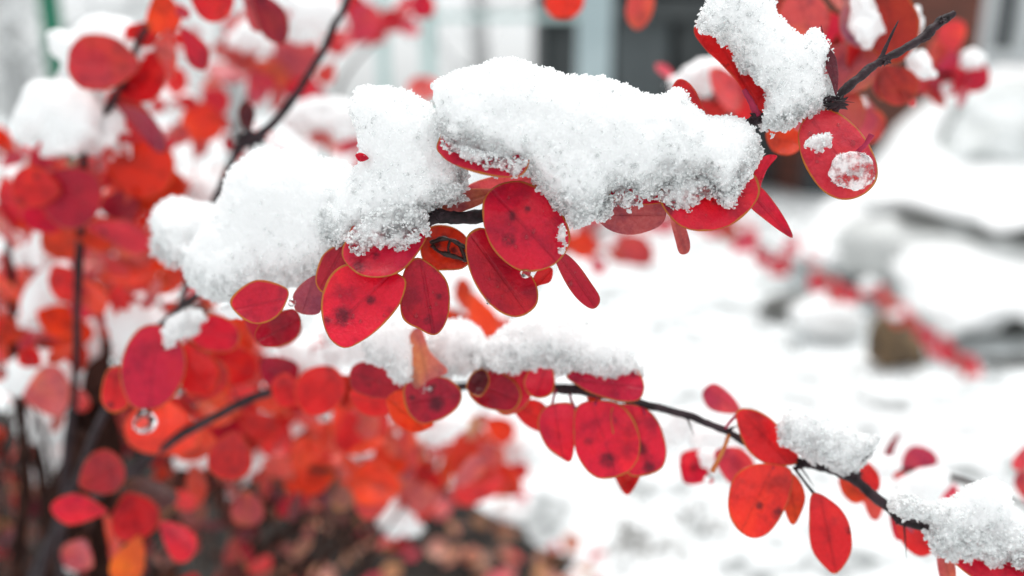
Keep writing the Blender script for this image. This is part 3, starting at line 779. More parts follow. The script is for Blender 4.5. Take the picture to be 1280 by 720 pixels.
def tear():
    V, F = [], []
    for k, pts in enumerate([[(538, 304, 155.2, 3), (550, 298, 155, 4), (563, 300, 154.6, 3), (575, 306, 154.8, 4), (586, 312, 155, 2)], [(540, 306, 155, 4), (548, 314, 154.6, 3), (560, 319, 154.4, 4), (572, 322, 154.6, 3), (584, 326, 155, 2)], [(563, 300, 154.6, 2.5), (560, 310, 154.6, 2), (562, 319, 154.6, 2.4)], [(574, 306, 155, 3), (579, 316, 155, 3), (582, 325, 155, 3)]]):
        v, f = tube_geo([(P(a, b, d), r_*.8*d/FPX*.001) for a, b, d, r_ in pts], 7, 3, .4, k); n = len(V); V += v; F += [[i + n for i in q] for q in f]
    mesh_obj('torn_hole', V, F, TORN, t7)
tear()
H([(546, 180), (568, 150), (620, 150), (660, 185), (656, 216), (632, 222), (598, 217), (568, 206), (552, 195)], 142.5, 'C', gx=0, gy=-.10, cup=.6)
H([(556, 262), (575, 238), (610, 222), (672, 212), (676, 234), (640, 234), (605, 246), (580, 262)], 157, 'P', under=True, gy=-.08, margin=.4)
H([(535, 268), (552, 244), (585, 236), (625, 238), (608, 252), (580, 264), (556, 272)], 154, (.42, .05, .07), under=True, gy=-.05, margin=.4)
H([(740, 262), (752, 246), (790, 240), (822, 248), (833, 265), (825, 282), (800, 292), (775, 292), (755, 283)], 151, (.46, .045, .06), under=True, gx=0, gy=.05, cup=1.0, margin=0, axis=0, label='matte pink underside of a leaf below the snow')
H([(825, 250), (832, 225), (860, 205), (900, 200), (940, 215), (950, 240), (935, 265), (910, 283), (880, 289), (855, 285), (838, 272)], 147.5, 'C', gx=.02, gy=-.07, cup=1.4, spots=[(836, 262, 8), (845, 240, 10)])
H([(925, 262), (938, 228), (947, 205), (958, 194), (972, 195), (962, 206), (953, 226), (946, 250)], 151.5, 'C', gx=.0, fold=1.2, margin=.0)
H([(932, 240), (948, 232), (968, 253), (985, 280), (991, 297), (978, 291), (955, 274), (937, 258)], 152, 'C', gx=.02, fold=1.5, margin=.3)
H([(838, 270), (852, 274), (862, 300), (861, 315), (850, 317), (844, 300)], 151, 'S', under=True, fold=1.0, margin=0)
H([(998, 165), (1010, 142), (1030, 134), (1055, 145), (1080, 170), (1095, 200), (1096, 225), (1080, 243), (1055, 250), (1030, 240), (1010, 215), (1000, 190)], 147, (.74, .035, .075), gx=.01, gy=-.05, cup=-1.8, label='large oval leaf carrying a small melting snow patch')
twig(up, 'petiole', [(1070, 192, 146, 3), (1082, 180, 144, 3), (1090, 168, 143, 4)], simple('crimson_stalk', (.3, .01, .05), (.42, .02, .07), 300), 8)
H([(1026, 30), (1034, 55), (1045, 72), (1048, 98), (1045, 120), (1039, 102), (1033, 85), (1031, 60)], 150, 'M', fold=1, margin=0)
H([(867, 36), (890, 18), (932, 38), (958, 90), (960, 140), (946, 153), (936, 130), (921, 102), (900, 79), (880, 60)], 157, 'R', gx=-.02, gy=-.03, margin=.3)
twig(up, 'petiole', [(930, 112, 151, 3), (940, 130, 150.5, 4), (947, 146, 150.5, 5)], bpy.data.materials['crimson_stalk'], 9)
H([(846, 100), (858, 101), (870, 114), (880, 136), (892, 154), (866, 160), (846, 140), (838, 118)], 157, 'R', gx=.02, cup=2, margin=.2)
H([(958, 165), (982, 158), (1002, 168), (1000, 186), (985, 194), (965, 188)], 178, 'O', margin=.2)
H([(672, 220), (700, 205), (720, 225), (712, 250), (690, 262), (672, 250)], 152, 'O')
H([(760, 235), (790, 215), (825, 225), (835, 250), (800, 256), (770, 250)], 149.5, 'C', gy=-.06)
H([(288, 374), (320, 350), (358, 360), (358, 378), (345, 397), (322, 405), (300, 396)], 160, 'C', gy=-.05)
H([(332, 398), (365, 386), (376, 400), (372, 420), (350, 433), (328, 432), (318, 418)], 166, 'D', gy=-.03, margin=.4)
H([(394, 350), (404, 318), (430, 305), (436, 330), (420, 352), (404, 366)], 154, 'D')
H([(380, 352), (398, 345), (404, 370), (398, 392), (372, 390), (366, 370)], 158, (.5, .07, .1), margin=.2)
H([(444, 194), (452, 191), (461, 198), (450, 202)], 151, 'C', margin=0)
H([(656, 372), (672, 338), (690, 335), (688, 352), (672, 358)], 156, 'R', margin=.1)

# lower branch
lowb = empty('barberry_branch', P(-40, 1000, 300), 'lower barberry branch slanting down to the right with small snow caps', 'branch')
dl = lambda x, d: d * (1 + .11*min(1, max(0, (480 - x)/150)))
twig(lowb, 'stem', [(a, b, dl(a, d), r_) for a, b, d, r_ in [(-40, 1000, 300, 5), (40, 720, 262, 5), (110, 630, 240, 5), (215, 552, 222, 5.5), (280, 515, 210, 5.5), (345, 489, 211, 5), (430, 488, 214, 4.5), (540, 484, 206, 4.5), (640, 478, 196, 5), (695, 484, 185, 6.5), (745, 492, 180, 5), (800, 504, 179, 4.5), (860, 520, 179, 4.5), (910, 540, 178, 4.5), (960, 566, 177, 5), (1010, 580, 176, 5.5), (1055, 592, 174, 6.5), (1090, 618, 172, 6), (1125, 648, 170, 6.5), (1166, 662, 168, 5.5), (1230, 690, 166, 5), (1320, 735, 163, 4)]], BARK, 13, 12, .12, 8)
for i, (a, b, d, r_) in enumerate([(1066, 592, 173, 11), (1128, 650, 169, 10), (998, 584, 175, 7), (710, 487, 180, 10), (912, 538, 178, 7)]): bud_cluster(lowb, a, b, d, r_, 30 + i, 14)
thorn(lowb, (1062, 590), (1097, 560), 172, 1.6); thorn(lowb, (1130, 655), (1133, 698), 169, 1.4); thorn(lowb, (1000, 583), (1020, 612), 175, 1.4)
twig(lowb, 'petiole', [(992, 584, 175, 2), (1004, 600, 175, 1.8), (1018, 618, 175, 2.4)], BARK, 20)
twig(lowb, 'petiole', [(912, 540, 178, 2.4), (905, 560, 177, 2.4), (890, 590, 177, 3)], simple('orange_stalk', (.5, .12, .03), (.6, .2, .05), 300), 21)
H = lambda pts, d, *a, **k: hero_leaf(lowb, pts, dl(sum(p[0] for p in pts)/len(pts), d), *a, **k)
H([(717, 530), (722, 507), (745, 500), (775, 505), (795, 530), (800, 565), (785, 590), (755, 599), (735, 590), (720, 565)], 176, 'C', gy=-.04, cup=1, spots=[(735, 552, 6), (768, 525, 5), (760, 575, 12)], label='large crimson leaf hanging under the lower branch')
H([(765, 510), (800, 507), (822, 525), (833, 560), (828, 585), (805, 595), (785, 592), (770, 560)], 178, 'C', gx=.05, gy=-.03, spots=[(800, 560, 12), (812, 585, 10)])
H([(672, 530), (680, 510), (700, 503), (718, 508), (719, 545), (714, 576), (700, 572), (682, 557)], 179, 'C', gx=-.03)
H([(655, 475), (668, 456), (688, 458), (694, 475), (690, 492), (675, 498), (660, 492)], 179, 'C')
H([(585, 485), (597, 462), (615, 460), (642, 475), (652, 495), (640, 514), (610, 511), (592, 501)], 181, 'D')
H([(612, 470), (640, 452), (668, 462), (662, 500), (640, 518), (618, 510)], 184, 'C')
H([(583, 486), (590, 466), (606, 462), (612, 478), (600, 496)], 180, 'M')
H([(708, 468), (750, 455), (790, 458), (805, 478), (800, 499), (775, 502), (745, 494), (725, 484)], 177, 'C', gy=-.08)
H([(770, 590), (800, 588), (796, 605), (784, 619), (773, 606)], 184, 'R', margin=.2)
H([(640, 505), (672, 500), (690, 520), (680, 540), (655, 530)], 190, 'R', margin=.2)
H([(735, 480), (756, 478), (752, 500), (735, 502)], 186, 'O', margin=.2)
H([(505, 482), (530, 470), (560, 473), (577, 490), (572, 510), (550, 525), (525, 529), (508, 512)], 180, 'D', cup=1.4, spots=[(515, 497, 5), (545, 505, 12), (538, 490, 6)])
H([(484, 497), (505, 488), (520, 518), (543, 530), (520, 541), (497, 532), (486, 514)], 184, 'O', margin=.3)
H([(437, 465), (450, 453), (480, 453), (507, 478), (495, 496), (465, 497), (440, 486)], 186, 'D', margin=.2)
H([(512, 420), (526, 410), (538, 440), (560, 464), (538, 474), (520, 486), (511, 460)], 178, (.74, .15, .16), under=True, fold=1.5, margin=0, label='pale salmon curled leaf beside the snow')
H([(920, 516), (940, 511), (965, 524), (985, 549), (999, 576), (975, 583), (950, 576), (930, 556)], 176, 'R', gx=.03, fold=1.6, cup=1)
H([(910, 622), (918, 595), (940, 581), (970, 580), (990, 590), (986, 625), (967, 660), (945, 673), (925, 665), (912, 645)], 174, (.86, .032, .026), cup=1.2, margin=.6, spots=[(950, 632, 6), (972, 642, 9)], label='red leaf turning orange at the top')
H([(972, 588), (995, 595), (1007, 620), (1000, 645), (990, 656), (980, 635)], 177, 'O', margin=.5)
H([(1016, 616), (1045, 630), (1062, 655), (1064, 690), (1046, 717), (1030, 708), (1014, 685), (1011, 650)], 174, (.76, .018, .03), cup=1.2, margin=.5)
H([(878, 490), (893, 479), (915, 494), (926, 515), (906, 517), (885, 510)], 205, 'P', margin=.2)
H([(850, 570), (872, 562), (884, 575), (882, 601), (855, 603)], 215, 'C', margin=.2)
H([(893, 565), (925, 560), (945, 585), (928, 605), (908, 600)], 205, 'P', margin=.2)
H([(1000, 560), (1012, 545), (1040, 545), (1068, 575), (1050, 588), (1020, 584)], 177, (.42, .02, .05), margin=.2)
H([(1058, 590), (1078, 575), (1097, 590), (1100, 610), (1085, 618), (1066, 606)], 200, 'R', margin=.2)
H([(1050, 596), (1080, 604), (1085, 622), (1068, 630), (1052, 616)], 210, 'O', margin=.2)
H([(1076, 615), (1088, 612), (1104, 630), (1098, 650), (1086, 646)], 215, 'O', under=True, margin=0)
H([(1118, 650), (1140, 648), (1165, 668), (1172, 684), (1152, 696), (1130, 682)], 190, 'R', margin=.2)
H([(1112, 640), (1128, 655), (1134, 674), (1118, 672)], 200, 'C', margin=.2)
H([(1183, 690), (1200, 672), (1240, 678), (1295, 692), (1310, 730), (1255, 735), (1212, 720)], 163, 'C', gy=-.08)
H([(1172, 690), (1192, 700), (1194, 726), (1176, 726)], 172, 'S', under=True, margin=0)
for pts in [[(712, 490, 181, 2.2), (714, 500, 179, 1.8), (719, 510, 177, 2)], [(748, 494, 180, 2), (746, 499, 178, 1.7), (744, 506, 176.5, 2)], [(695, 487, 182, 2), (692, 497, 180, 1.7), (690, 508, 179.5, 2)], [(802, 506, 179, 2), (804, 512, 178.6, 1.6), (806, 518, 178.5, 1.8)], [(560, 483, 204, 2), (555, 478, 192, 1.8), (550, 474, 181, 2)],
            [(905, 538, 178, 2), (912, 528, 177, 1.8), (922, 518, 176.5, 2)], [(985, 575, 176, 2), (975, 580, 175.5, 1.8), (965, 585, 174.5, 2)], [(1062, 593, 173, 2), (1066, 600, 180, 1.8), (1070, 606, 196, 2)], [(1128, 652, 169, 2), (1134, 658, 178, 1.8), (1140, 664, 188, 2)]]:
    twig(lowb, 'petiole', pts, bpy.data.materials['crimson_stalk'], int(pts[0][0]), 6)
thorn(lowb, (858, 520), (868, 546), 179, 1.4); thorn(lowb, (792, 503), (783, 530), 179, 1.3); thorn(lowb, (905, 538), (934, 528), 178, 1.4); thorn(lowb, (300, 506), (286, 478), 230, 1.4)
for i, (a, b, d, r_) in enumerate([(858, 519, 179, 5.5), (790, 502, 179, 6), (300, 505, 208, 6), (240, 538, 217, 6)]): bud_cluster(lowb, a, b, dl(a, d), r_, 60 + i, 10)
H([(436, 492), (455, 484), (490, 488), (500, 505), (480, 520), (450, 516)], 196, 'R', margin=.2)
H([(340, 478), (356, 466), (372, 478), (376, 500), (356, 510), (342, 498)], 204, 'R', margin=.2)
# left part of the lower branch
H([(150, 470), (158, 432), (178, 408), (205, 408), (228, 432), (232, 462), (220, 492), (195, 511), (165, 508)], 187, 'C', gy=-.03, cup=1, label='big crimson leaf with a water drop under it')
H([(126, 492), (134, 463), (152, 458), (165, 480), (160, 508), (142, 516), (130, 508)], 192, 'R')
H([(215, 450), (228, 430), (258, 440), (275, 468), (262, 492), (235, 492), (222, 476)], 200, 'R', margin=.4)
H([(232, 410), (262, 392), (292, 402), (300, 425), (285, 440), (250, 436)], 195, 'C')
H([(262, 440), (290, 430), (318, 445), (320, 470), (295, 482), (268, 470)], 214, 'R', margin=.3)
H([(325, 450), (345, 445), (372, 455), (368, 478), (345, 486), (328, 474)], 206, 'D', margin=.2)
H([(368, 490), (378, 466), (400, 457), (420, 460), (432, 478), (428, 500), (405, 518), (380, 516)], 205, 'R', margin=.3)
H([(415, 478), (432, 468), (452, 482), (455, 502), (430, 512)], 212, (.6, .03, .018), margin=.2)
H([(305, 395), (330, 380), (372, 398), (374, 420), (352, 434), (322, 430)], 172, 'D', margin=.3)

# ------------------------------------------------------------------ focused snow
snow_clump([(545, 130), (548, 105), (575, 90), (605, 80), (632, 70), (660, 80), (690, 86), (712, 92), (745, 92), (775, 102), (800, 112), (822, 120), (838, 110), (855, 108), (866, 128), (885, 145), (905, 148), (925, 150), (944, 160), (947, 178), (942, 205), (927, 222), (916, 240), (906, 252), (893, 235), (872, 228), (850, 232), (830, 228), (812, 248), (800, 240), (785, 238), (765, 245), (752, 260), (738, 272), (712, 266), (690, 258), (676, 244), (668, 220), (650, 212), (630, 206), (612, 202), (598, 194), (578, 186), (560, 178), (548, 174), (545, 155)],
           147.5, 'largest snow clump capping the upper branch in sharp focus', rz=46, rin=52, gx=.008, ncr=9000, seed=1)
snow_clump([(437, 120), (446, 108), (468, 106), (490, 112), (515, 122), (538, 132), (548, 150), (558, 185), (574, 212), (566, 240), (545, 255), (533, 272), (518, 285), (505, 300), (490, 306), (470, 300), (448, 300), (420, 305), (412, 280), (430, 240), (448, 200), (441, 160), (434, 138)],
           154, 'tall granular snow clump just left of the largest one', rz=40, rin=44, gx=-.03, ncr=4500, seed=2)
snow_clump([(276, 240), (284, 215), (305, 196), (332, 187), (365, 190), (400, 196), (430, 206), (455, 230), (468, 262), (452, 292), (428, 308), (415, 325), (398, 338), (388, 352), (370, 355), (345, 360), (320, 368), (285, 371), (255, 366), (236, 345), (232, 318), (246, 290), (268, 265)],
           174, 'wide soft snow clump at the left end of the upper branch', rz=48, rin=55, gx=-.10, ncr=3500, seed=3)
snow_clump([(188, 290), (193, 264), (218, 250), (250, 252), (278, 262), (286, 290), (272, 316), (240, 326), (210, 322)],
           210, 'small round snow lobe left of the wide soft clump', rz=34, rin=36, step=2, ncr=800, seed=4)
snow_clump([(872, 36), (872, 18), (886, -2), (905, -22), (945, -26), (962, -4), (972, 20), (986, 34), (1004, 46), (1020, 36), (1029, 60), (1029, 85), (1034, 115), (1031, 130), (1012, 140), (992, 150), (975, 160), (956, 158), (953, 140), (960, 118), (946, 98), (930, 84), (915, 68), (900, 56), (884, 46)],
           151, 'ragged snow clump on the leaf above the branch tip', rz=34, rin=34, ncr=5000, wetspan=20, wetmax=.6, seed=5)
snow_clump([(604, 450), (612, 424), (636, 404), (662, 394), (690, 391), (730, 400), (765, 412), (786, 432), (795, 462), (782, 476), (760, 480), (738, 472), (715, 464), (690, 457), (660, 460), (630, 467), (612, 464)],
           180, 'low dome of snow on the middle of the lower branch', rz=34, rin=38, ncr=2500, seed=6)
snow_clump([(535, 440), (545, 416), (570, 402), (598, 408), (618, 436), (606, 462), (575, 468), (545, 460)],
           188, 'greyish snow lump beside the pale curled leaf', rz=26, rin=26, step=2, ncr=800, seed=7)
snow_clump([(456, 436), (470, 416), (496, 405), (514, 412), (514, 440), (520, 470), (528, 485), (508, 480), (492, 462), (468, 452)],
           181, 'thin grey snow crust left of the pale curled leaf', rz=12, rin=14, step=1.8, ncr=900, wetmax=.8, seed=8)
snow_clump([(985, 560), (975, 540), (988, 520), (1015, 513), (1050, 520), (1075, 540), (1099, 546), (1096, 565), (1075, 584), (1060, 590), (1040, 577), (1012, 572)],
           172, 'translucent icy snow cap on the right of the lower branch', rz=24, rin=26, ncr=1800, wetspan=60, seed=9)
snow_clump([(1112, 632), (1135, 620), (1165, 632), (1190, 624), (1215, 610), (1237, 603), (1256, 612), (1276, 650), (1300, 680), (1312, 712), (1262, 704), (1225, 692), (1190, 682), (1168, 670), (1162, 652), (1132, 645)],
           163, 'coarse icy snow clump at the lower right corner', rz=26, rin=28, ncr=3500, wetspan=70, seed=10)
snow_clump([(1034, 215), (1046, 196), (1070, 190), (1088, 198), (1092, 216), (1082, 232), (1058, 236), (1040, 228)],
           144.2, 'small melting snow patch inside the large oval leaf', rz=8, rin=12, step=1.4, octs=[(19, 2), (8, 1.5), (4, 1)], ncr=40, csize=1.6, wetspan=140, wetmax=2.4, seed=11)
snow_clump([(1004, 182), (1016, 172), (1036, 168), (1040, 176), (1026, 188), (1012, 186)],
           144.5, 'tiny ice crumb near the top of the large oval leaf', rz=5, rin=6, step=1.4, octs=[(8, 1.5), (4, 1)], ncr=90, wetspan=40, wetmax=.8, seed=12)
snow_clump([(204, 424), (212, 400), (238, 386), (258, 396), (246, 416), (226, 420), (214, 436)],
           203, 'icy snow patch on top of the big leaf with the drop', rz=10, rin=12, step=2, octs=[(19, 2), (8, 1.5), (4, 1)], ncr=250, wetspan=60, wetmax=.8, seed=13)
snow_clump([(712, 258), (728, 256), (742, 262), (736, 276), (720, 282), (710, 274)],
           143, 'little ice cluster dangling below the largest snow clump', rz=7, rin=8, step=1.4, octs=[(8, 2.4), (4, 1.6)], ncr=220, wetspan=60, seed=14)

CR = dict(octs=[(19, 3.5), (8, 2.6), (4, 1.6)], step=1.6, wetspan=200, wetmax=1.7, rz=8, rin=10)
snow_clump([(436, 296), (466, 268), (505, 256), (534, 270), (530, 290), (508, 303), (492, 312), (470, 308), (450, 314)], 147.2, 'glassy ice crust on the leaf top at the left of the dark stem', ncr=900, csize=2.4, seed=21, **CR)
snow_clump([(824, 236), (860, 218), (905, 232), (936, 214), (930, 236), (910, 256), (888, 246), (866, 252), (846, 262), (830, 252)], 145.2, 'glassy ice crust spilling onto the right crimson leaf', ncr=900, csize=2.4, seed=22, **CR)
snow_clump([(549, 176), (580, 184), (620, 196), (655, 204), (646, 213), (622, 210), (596, 206), (570, 196), (556, 188)], 140.6, 'glassy ice crust along the orange rim under the largest clump', ncr=600, csize=2.2, seed=23, **CR)
snow_clump([(690, 246), (722, 240), (752, 250), (780, 240), (806, 250), (790, 256), (766, 258), (744, 268), (722, 276), (700, 264)], 145.5, 'ragged glassy fringe hanging from the middle of the largest clump', ncr=900, csize=2.4, seed=24, **CR)
snow_clump([(702, 280), (708, 296), (706, 312), (700, 304), (697, 290)], 142.2, 'row of tiny ice grains along the right edge of the round leaf', ncr=70, csize=2.2, seed=25, octs=[(8, 2), (4, 1.5)], step=1.4, wetspan=60, rz=3, rin=4)

# water drops
def drop(px, py, d, r_px, label, stretch=1.25):
    V, F = [], []; n, m = 20, 14; s = r_px*d/FPX*.001; c = P(px, py, d)
    for i in range(m + 1):
        t = i / m; z = math.cos(t*math.pi); rad = math.sin(t*math.pi) * (1 - .28*max(0, z))
        for k in range(n): V.append((c.x + s*rad*math.cos(2*math.pi*k/n), c.y + s*rad*math.sin(2*math.pi*k/n), c.z + s*z*(stretch if z > 0 else 1)))
    for i in range(m):
        for k in range(n): F.append([i*n + k, (i + 1)*n + k, (i + 1)*n + (k + 1) % n, i*n + (k + 1) % n])
    return tag(mesh_obj('water_drop', V, F, WATER), label, 'water drop')
drop(181, 528, 204, 14.5, 'large clear water drop hanging below the big crimson leaf')
drop(657, 341, 141.5, 7, 'flat water bead at the bottom edge of the round leaf', .8)
drop(365, 379, 156, 5, 'tiny water bead beneath the wide soft snow clump')
drop(886, 600, 205, 6, 'small water bead on the crimson leaf behind the lower branch')

# tiny beads of melt water sitting on the sharp leaves
def bead(px, py, d, r_px):
    V, F = [], []; n, m = 10, 7; s = r_px*d/FPX*.001; c = P(px, py, d); ax = CM.to_3x3()
    for i in range(m + 1):
        t = i / m * math.pi
        for k in range(n):
            v = ax @ Vector((math.sin(t)*math.cos(2*math.pi*k/n), math.sin(t)*math.sin(2*math.pi*k/n)*1.15, .6*math.cos(t))); V.append(tuple(c + v*s))
    for i in range(m):
        for k in range(n): F.append([i*n + k, (i + 1)*n + k, (i + 1)*n + (k + 1) % n, i*n + (k + 1) % n])
    tag(mesh_obj('water_bead', V, F, WATER), 'pinhead bead of melt water on a sharply focused crimson leaf', 'water drop', 'melt water beads on the sharp leaves')
_br = random.Random(12)
for (cx, cy, rx, ry, n) in [(660, 285, 34, 38, 7), (632, 352, 26, 26, 5), (535, 385, 16, 22, 4), (450, 385, 32, 28, 4), (890, 262, 34, 14, 5), (1040, 180, 28, 26, 6), (722, 350, 10, 18, 3)]:
    best = min(DEPTHS, key=lambda q: (q[0] - cx)**2 + (q[1] - cy)**2)
    for _ in range(n):
        x, y = cx + _br.uniform(-rx, rx), cy + _br.uniform(-ry, ry)
        bead(x, y, float(best[2](np.array([x]), np.array([y]))[0]) - .16, _br.uniform(1.3, 3.4))

# ================================================================== BLURRED PLANTS
def branch(loc, label, stems, mat=BARKB, group=None):
    e = empty('barberry_branch', P(*loc), label, 'branch', group)
    for i, st in enumerate(stems): twig(e, 'stem', st, mat, i + 40, 8, .12, 6)
    return e

# --- upper left stem with the pale crimson leaf
bE = branch((60, 1050, 330), 'upright branch at far left with a bright rounded crimson leaf on top', [
    [(60, 1050, 340, 5), (80, 620, 300, 5), (94, 470, 278, 4.8), (98, 330, 267, 4.6), (104, 250, 262, 4.6), (110, 178, 258, 4.4), (150, 110, 253, 4), (172, 55, 251, 4), (190, 20, 248, 4), (205, -20, 246, 4)]], BARK)
for a in [(133, 81, 84, 178, (.56, .035, .065), 214, 1, 8, 10), (182, 96, 74, -115, 'R', 222, 1, 10, 10), (160, 125, 46, -130, 'C', 224), (212, 66, 60, -28, 'S', 216, 0, 40, 30), (178, 46, 40, 180, 'R', 222), (180, 156, 92, -38, (.42, .02, .06), 217, 2, 10, 45),
          (160, 145, 62, -80, 'R', 226), (88, 163, 58, 12, 'R', 219, 3), (56, 190, 52, -118, 'C', 222, 2), (48, 235, 56, 172, 'R', 222, 1, 10, 0), (88, 245, 88, -28, 'D', 224, 1, 0, 0), (60, 262, 62, -100, 'C', 236, 0), (80, 295, 56, -95, 'O', 240, 1),
          (120, 208, 74, -8, 'R', 230, 0), (172, 208, 82, -20, 'O', 236, 1), (150, 258, 62, -5, 'D', 240, 0), (150, 292, 88, -16, 'C', 228, 2, 0, 30), (196, 232, 70, -60, 'O', 246, 1), (128, 290, 50, -160, 'O', 234), (170, 305, 52, -60, 'S', 250),
          (85, 352, 48, -70, 'R', 240, 1), (115, 368, 52, -40, 'O', 242, 1), (165, 342, 66, 8, 'O', 262, 0), (108, 386, 42, 170, 'C', 258, 0), (205, 15, 60, -85, 'O', 214, 0, 0, 0), (186, 40, 40, -140, 'R', 222, 0)]:
    k = dict(zip(('shape', 'pitch', 'roll'), a[6:])); place_leaf(bE, *a[:5], a[5]*1.15, **k)

# --- upper left diagonal twig
bD = branch((150, 700, 330), 'dark bare twig rising diagonally at upper left to a black bud knot', [
    [(150, 700, 330, 4), (200, 480, 290, 4.5), (240, 330, 262, 4.5), (272, 245, 250, 5), (288, 205, 247, 5), (310, 175, 245, 6), (345, 150, 245, 5), (385, 95, 247, 5), (412, 45, 250, 4.5), (432, 5, 252, 4), (450, -50, 256, 4)]], BARK)
bud_cluster(bD, 312, 172, 243, 22, 71, 16); bud_cluster(bD, 410, 48, 249, 9, 72, 8)
for a in [(309, 148, 42, 95, (.14, .012, .015), 243, 2, 0, 0), (228, 15, 22, -60, 'C', 240), (265, 2, 58, -20, 'R', 232, 1, 0, 0), (243, 60, 62, -62, 'C', 232, 2, 0, 10), (336, 18, 82, -58, (.34, .012, .035), 236, 2, 0, 20), (316, 12, 60, -65, 'S', 240, 2), (285, 178, 22, -70, 'D', 250)]:
    k = dict(zip(('shape', 'pitch', 'roll'), a[6:])); place_leaf(bD, *a[:6], **k)

def scatter(e, rows):
    for a in rows:
        k = dict(zip(('shape', 'pitch', 'roll'), a[6:])); place_leaf(e, *a[:6], **k)

bD2 = branch((250, 500, 480), 'blurred coral leaved branch behind the dark diagonal twig', [[(250, 500, 480, 3), (280, 250, 440, 3), (310, 120, 420, 3), (350, 60, 410, 3), (372, 20, 410, 2)]])
scatter(bD2, [(300, 65, 46, 100, 'S', 400), (292, 92, 48, -150, 'S', 405), (335, 88, 62, -20, 'S', 400), (362, 60, 60, -60, 'S', 400), (372, 108, 58, -35, 'P', 410), (322, 110, 50, -60, 'P', 400), (350, 108, 50, -110, 'S', 415), (355, 35, 40, 60, 'S', 400), (270, 128, 40, -30, 'C', 390), (248, 155, 44, 40, 'O', 380), (222, 95, 28, -30, 'R', 360), (232, 128, 36, -5, 'R', 370), (250, 180, 38, 60, 'S', 400), (215, 165, 30, -100, 'S', 390), (385, 135, 40, -10, 'S', 430), (390, 120, 36, 0, 'P', 430)])
bI = branch((380, 420, 620), 'blurred pink branch at top between the twig and the posts', [[(380, 420, 620, 2.5), (400, 250, 600, 2.5), (420, 120, 590, 2.5), (470, 50, 580, 2), (520, 20, 580, 2)]])
scatter(bI, [(440, 48, 52, -30, 'P', 570), (462, 40, 46, 150, 'C', 575), (455, 30, 50, 60, 'P', 560), (485, 28, 46, 10, 'P', 570), (510, 32, 36, -40, 'P', 575), (425, 50, 40, -150, 'P', 580), (505, 12, 30, 20, 'P', 570), (440, 5, 34, -70, 'R', 560), (528, 2, 34, -90, 'C', 420, 0), (440, 175, 38, -10, 'S', 560), (462, 205, 44, -20, 'S', 560), (430, 185, 40, 170, 'O', 570), (480, 215, 34, -40, 'P', 570), (525, 112, 36, -80, 'S', 520, 1), (537, 108, 30, -60, 'R', 530, 1), (415, 160, 30, 60, 'S', 570), (395, 172, 34, -20, 'S', 580)])

# --- top right leaf cluster behind the tip
bF = branch((1180, -220, 270), 'salmon leaved branch partly snow dusted behind the bare twig tip', [[(1180, -220, 270, 3), (1125, -50, 235, 3), (1092, 40, 222, 3), (1060, 100, 220, 3), (1030, 150, 222, 2)]])
scatter(bF, [(1005, 20, 82, -75, 'S', 206, 3, 0, 0), (968, 12, 60, -75, 'S', 212, 2), (1022, 128, 118, -78, (.62, .09, .095), 212, 0, 20, 10), (985, 92, 68, -95, 'S', 216, 0), (1002, 78, 70, 110, 'S', 215), (1040, 75, 60, -100, (.35, .02, .02), 220, 2), (1060, 85, 70, -60, 'S', 210, 3), (1085, 22, 92, -62, (.62, .22, .22), 204, 3, 0, 10), (1112, 20, 120, -82, (.44, .02, .02), 198, 2, 0, 20), (1072, 62, 60, -70, 'R', 208, 2),
              (1118, 105, 56, -50, (.58, .03, .03), 206, 1, 0, 0), (1102, 92, 60, -75, 'S', 206, 2), (1130, 118, 40, -60, 'R', 208), (1062, 140, 80, -45, 'S', 230, 0), (1075, 155, 56, -20, 'S', 234, 0), (1030, 42, 60, -60, 'P', 222), (1035, 165, 50, -70, 'S', 235), (955, 5, 40, -60, 'S', 220), (1050, 12, 50, -10, 'S', 214), (1100, 60, 54, -100, 'R', 212)])
bF2 = branch((1010, -60, 320), 'small pink leaf spray left of the white framed window', [[(1010, -60, 320, 3), (1080, 30, 312, 2.5), (1140, 85, 305, 2.5), (1180, 92, 300, 2.5), (1205, 96, 298, 2)]])
scatter(bF2, [(1190, 48, 44, 95, 'P', 296, 0), (1172, 65, 36, 60, 'S', 300), (1212, 96, 46, 8, 'C', 296, 1, 0, 0), (1188, 90, 52, -70, 'P', 300, 0), (1162, 104, 44, 160, 'P', 305, 2), (1204, 112, 34, -80, 'P', 298), (1178, 78, 40, -60, 'P', 305), (1165, 118, 40, -30, 'S', 305)])
bH2 = branch((1010, -160, 300), 'blurred red leaves peeping over the snow left of the ragged clump', [[(1010, -160, 300, 3), (985, -30, 285, 3), (945, 60, 278, 2.5), (915, 110, 272, 2.5), (890, 130, 268, 2)]])
scatter(bH2, [(905, 112, 54, -140, 'P', 262, 1), (925, 132, 50, -20, 'R', 270, 0), (890, 135, 40, -30, 'R', 270), (832, 92, 30, 120, 'P', 280), (920, 110, 40, 60, 'D', 268), (860, 130, 30, -20, 'R', 275)])
bT = branch((690, -330, 420), 'overhanging branch whose two leaf tips dip in from the top edge', [[(620, -120, 300, 3), (690, -60, 270, 3), (760, -60, 262, 3), (830, -90, 262, 3)]])
scatter(bT, [(706, -12, 56, -95, 'O', 262, 0), (800, -2, 78, -88, 'S', 258, 2, 0, 40), (655, -40, 60, -80, 'R', 270)])

